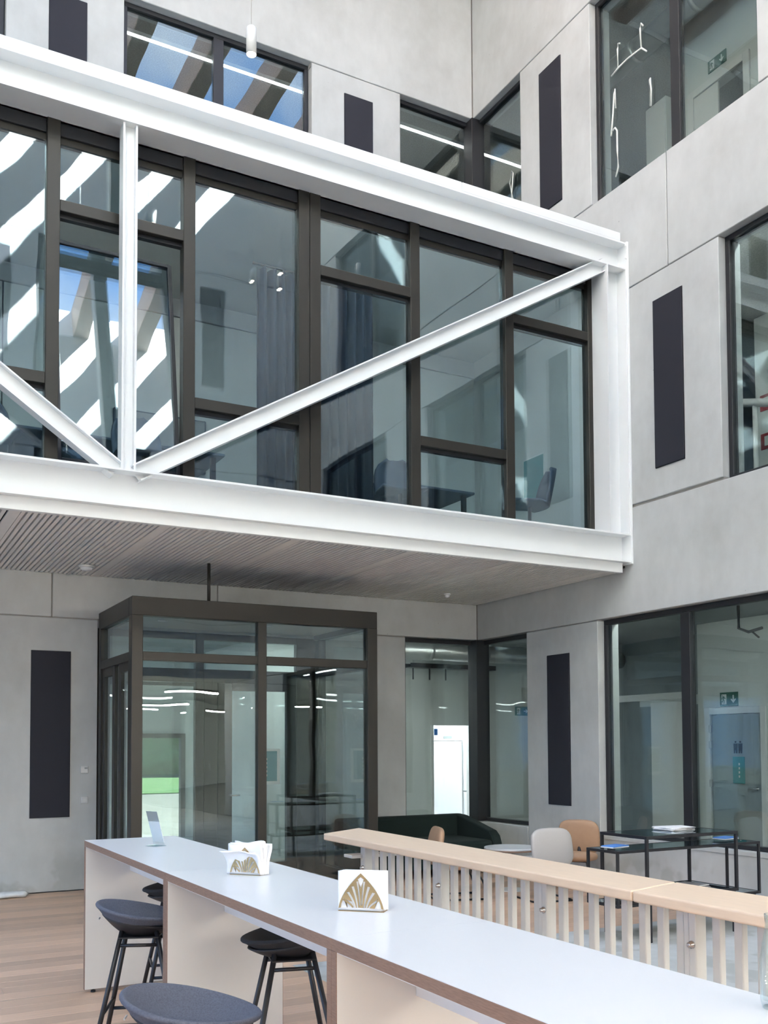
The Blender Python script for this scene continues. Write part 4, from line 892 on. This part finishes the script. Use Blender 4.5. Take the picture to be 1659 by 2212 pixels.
napkin_holder('gold arch napkin holder with neat napkins, nearer the camera', 1.683, 3.265, math.atan2(-0.123, 0.130), 0.175, 0.140, False)
napkin_holder('gold arch napkin holder with crumpled napkins, farther away', 1.675, 4.45, math.atan2(-0.115, 0.10), 0.160, 0.130, True)
t = thing('sign_holder', 'clear acrylic sign holder with a leaning card on the far table', 'sign holder', (1.66, 6.0, TZ), -1.15)
lbox('foot_plate', -0.05, 0.05, -0.04, 0.045, 0, 0.003, 'glass_clear', t)
lean = (0.38, 0, 0)
lbox('acrylic_back', -0.052, 0.052, -0.031, -0.028, 0.0, 0.22, 'glass_clear', t, 0, None)
cb = lbox('card', -0.05, 0.05, -0.027, -0.025, 0.02, 0.155, 'paper', t); lbox('card_heading', -0.05, 0.05, -0.027, -0.0248, 0.155, 0.22, 'plaster_dark', t)
for o in t.children:
    if o.name.split('.')[0] != 'foot_plate':
        c = o.location; a = 0.30; o.rotation_euler = (a, 0, 0); z = c.z; o.location = (c.x, 0.03+(c.y+0.028)*math.cos(a)-z*math.sin(a), 0.003+z*math.cos(a)+0.001)
t = thing('glass_carafe', 'clear glass carafe cut off by the right edge of the photo', 'carafe', (1.905, 1.585, TZ))
lathe('glass_body', [(0.0, 0.003), (0.040, 0.0), (0.044, 0.02), (0.044, 0.11), (0.038, 0.15), (0.030, 0.19), (0.032, 0.215), (0.029, 0.215), (0.027, 0.19), (0.035, 0.15), (0.041, 0.11), (0.041, 0.02), (0.0, 0.012)], 'glass_clear', t, seg=28)

# ------------------------------------------------------------------ balustrade
ba = thing('stair_balustrade', 'white slatted balustrade with a wide beech handrail', 'balustrade', (3.0, 4, 0))
RZ = 1.0
def rail_piece(poly):
    bm = bmesh.new(); A = [bm.verts.new((x_, y_, RZ-0.045)) for x_, y_ in poly]; B = [bm.verts.new((x_, y_, RZ)) for x_, y_ in poly]; n = len(poly)
    bm.faces.new(A); bm.faces.new(B[::-1])
    for k in range(n): bm.faces.new((A[k], B[k], B[(k+1) % n], A[(k+1) % n]))
    bmesh.ops.recalc_face_normals(bm, faces=bm.faces); bmesh.ops.bevel(bm, geom=bm.edges[:], offset=0.008, segments=3, affect='EDGES', profile=0.5)
    for v in bm.verts: v.co -= WL[ba]
    put('handrail_board', from_bm('handrail', bm), 'beech', ba)
rail_piece([(2.845, 6.10), (2.815, 3.065), (3.16, 3.165), (3.26, 6.38)][:4])
rail_piece([(2.815, 3.061), (2.76, -0.2), (3.26, -0.2), (3.16, 3.161)])
BX = 2.99
posts = [5.73, 4.79, 3.83, 2.88, 1.93, 0.98, 0.03]
for a, b in zip(posts, posts[1:]):
    n = 8
    for k in range(n):
        y_ = a + (b-a)*(k+1.0)/(n+0.75)
        box('baluster', BX-0.016, BX+0.016, y_-0.021, y_+0.021, 0.02, RZ-0.045, 'white_paint', ba, 0.006, 2)
for y_ in posts:
    p_ = box('post', BX-0.028, BX+0.028, y_+0.02, y_+0.05, 0.0, RZ-0.045, 'white_paint', ba, 0.004); box('post', BX-0.032, BX+0.028, y_-0.02, y_+0.018, 0.0, RZ-0.045, 'white_paint', ba, 0.006, 2)
    lathe('bolt', [(0.016, 0), (0.016, 0.008), (0.011, 0.01), (0.011, 0.022), (0.006, 0.026)], 'chrome', ba, V(BX-0.030, y_, 0.80)-WL[ba], 12, (0, -math.pi/2, 0))
box('bottom_rail', BX-0.02, BX+0.02, -0.1, 5.75, 0.06, 0.10, 'white_paint', ba)
box('end_ledge', 2.88, 3.25, 5.74, 5.86, 0.862, 0.882, 'white_paint', ba, 0.003)

# ------------------------------------------------------------------ lounge furniture
so = thing('sofa', 'dark green sofa with sloping sides under the corner window', 'sofa', (6.2, 10.6, 0))
SX0, SX1 = 5.30, 7.16
box('back', SX0, SX1, 10.92, 11.08, 0.10, 0.69, 'sofa_green', so, 0.045, 3)
for a, b in ((SX0, SX0+0.13), (SX1-0.13, SX1)): prism('arm', [(10.95, 0.10), (10.95, 0.685), (10.86, 0.675), (10.20, 0.525), (10.13, 0.47), (10.09, 0.38), (10.07, 0.10)], 'X', a, b, 'sofa_green', so, 0.02)
box('seat_base', SX0+0.13, SX1-0.13, 10.12, 10.93, 0.10, 0.28, 'sofa_green', so, 0.02, 2)
for k in range(2): box('seat_cushion', SX0+0.135+k*0.80, SX0+0.925+k*0.80, 10.10, 10.92, 0.28, 0.42, 'sofa_green', so, 0.04, 3)
for a in (SX0+0.1, SX1-0.1):
    for b in (10.17, 11.0): tube('leg', [V(a, b, 0)-WL[so], V(a, b, 0.11)-WL[so]], 0.018, 'black_metal', so)
def lounge_chair(label, x_, y_, rz, m):
    """seat faces local +Y"""
    t = thing('lounge_chair', label, 'chair', (x_, y_, 0), rz, group='padded lounge chairs')
    superpad('seat', 0.50, 0.50, 0.11, m, t, (0, 0.03, 0.36), (0.06, 0, 0), 0.55, 0.6)
    superpad('backrest', 0.47, 0.40, 0.085, m, t, (0, -0.25, 0.55), (math.pi/2-0.20, 0, 0), 0.55, 0.6)
    tube('back_bracket', [(0, -0.24, 0.33), (0, -0.25, 0.44)], 0.022, 'black_metal', t)
    for s in (-1, 1):
        pts = [(s*0.17, 0.12, 0.32), (s*0.21, 0.20, 0.20), (s*0.22, 0.25, 0.06), (s*0.22, 0.22, 0.012), (s*0.22, -0.22, 0.012), (s*0.20, -0.29, 0.012)]
        tube('sled_leg', pts, 0.010, 'black_metal', t)
    tube('sled_bar', [(-0.20, -0.29, 0.012), (0.20, -0.29, 0.012)], 0.010, 'black_metal', t)
    tube('seat_bar', [(-0.17, 0.12, 0.315), (0.17, 0.12, 0.315)], 0.010, 'black_metal', t)
lounge_chair('pale grey lounge chair seen from behind, by the round table', 6.33, 8.25, -0.15, 'fabric_grey')
lounge_chair('tan lounge chair against the wall, right of the grey one', 7.08, 8.62, 2.2, 'leather_tan')
lounge_chair('tan lounge chair half hidden by the handrail, near the sofa', 5.62, 8.72, -1.87, 'leather_tan')
t = thing('round_table', 'small round white side table in front of the sofa', 'table', (6.42, 8.88, 0))
lathe('tabletop', [(0.30, 0.452), (0.30, 0.466), (0.297, 0.472)], 'laminate', t, seg=48); lathe('top_edge', [(0.296, 0.436), (0.301, 0.440), (0.301, 0.453)], 'plywood', t, seg=48)
lathe('column', [(0.022, 0.012), (0.022, 0.437)], 'white_paint', t, seg=16); lathe('base_disc', [(0.165, 0.0), (0.165, 0.008), (0.15, 0.012)], 'white_paint', t, seg=36)
def display_table(label, x0, x1, y0, y1, zt, zs, inset, b=0.025):
    t = thing('display_table', label, 'table', ((x0+x1)/2, (y0+y1)/2, 0), group='black metal and glass display tables')
    def frame(nm, z):
        box(nm, x0, x1, y0, y0+b, z-b, z, 'black_metal', t, 0.002); box(nm, x0, x1, y1-b, y1, z-b, z, 'black_metal', t, 0.002)
        box(nm, x0, x0+b, y0+b, y1-b, z-b, z, 'black_metal', t, 0.002); box(nm, x1-b, x1, y0+b, y1-b, z-b, z, 'black_metal', t, 0.002)
    frame('top_frame', zt); box('glass_top', x0+b, x1-b, y0+b, y1-b, zt-0.009, zt-0.001, 'glass_smoke', t)
    frame('shelf_frame', zs); box('glass_shelf', x0+b, x1-b, y0+b, y1-b, zs-0.009, zs-0.001, 'glass_smoke', t)
    for x_ in (x0, x1-b):
        for y_ in (y0, y1-b): box('upright', x_, x_+b, y_, y_+b, zs, zt-b, 'black_metal', t, 0.002)
    for x_ in (x0+inset, x1-b-inset):
        for y_ in (y0+0.005, y1-b-0.005): box('leg', x_, x_+b, y_, y_+b, 0, zs-b, 'black_metal', t, 0.002)
display_table('tall black metal table with a glass top and papers', 5.64, 6.68, 5.96, 6.52, 0.852, 0.37, 0.03)
display_table('longer, lower black metal table nested through the tall one', 5.43, 7.08, 6.07, 6.45, 0.735, 0.30, 0.06, 0.022)
def sheets(nm, label, cat, x_, y_, z_, rz, n, w, h, m, th=0.0022, jit=0.12, parts='sheet'):
    t = thing(nm, label, cat, (x_, y_, z_), rz)
    for k in range(n):
        o = lbox(parts, -w/2, w/2, -h/2, h/2, k*th, (k+0.9)*th, m[k % len(m)], t, 0, (0, 0, random.uniform(-jit, jit)))
        o.location.x += random.uniform(-0.012, 0.012); o.location.y += random.uniform(-0.012, 0.012)
    return t
sheets('paper_stack', 'loose white papers on the tall glass table', 'papers', 6.33, 6.36, 0.8525, 0.1, 6, 0.30, 0.21, ['paper'], 0.004, 0.35)
for nm, lab, x_, y_ in (('leaflet_box', 'clear tray with blue leaflets at the left table end', 5.53, 6.22), ('leaflet_box', 'clear tray with blue leaflets at the right table end', 6.85, 6.26)):
    t = thing(nm, lab, 'leaflets', (x_, y_, 0.7355), 0.15, group='blue leaflet trays'); lbox('tray', -0.10, 0.12, -0.075, 0.075, 0, 0.016, 'glass_clear', t, 0.002)
    lbox('leaflet_pile', -0.09, 0.11, -0.065, 0.065, 0.0165, 0.024, 'paper', t); lbox('blue_cover', -0.085, 0.112, -0.066, 0.066, 0.0245, 0.032, 'cover_blue', t, 0.001, (0, 0, 0.06))
sheets('magazine_pile', 'black and white magazines on the lower shelf of the tall table', 'magazines', 6.35, 6.22, 0.371, 0.2, 5, 0.30, 0.22, ['paper_grey', 'paper'], 0.004, 0.5, 'magazine')
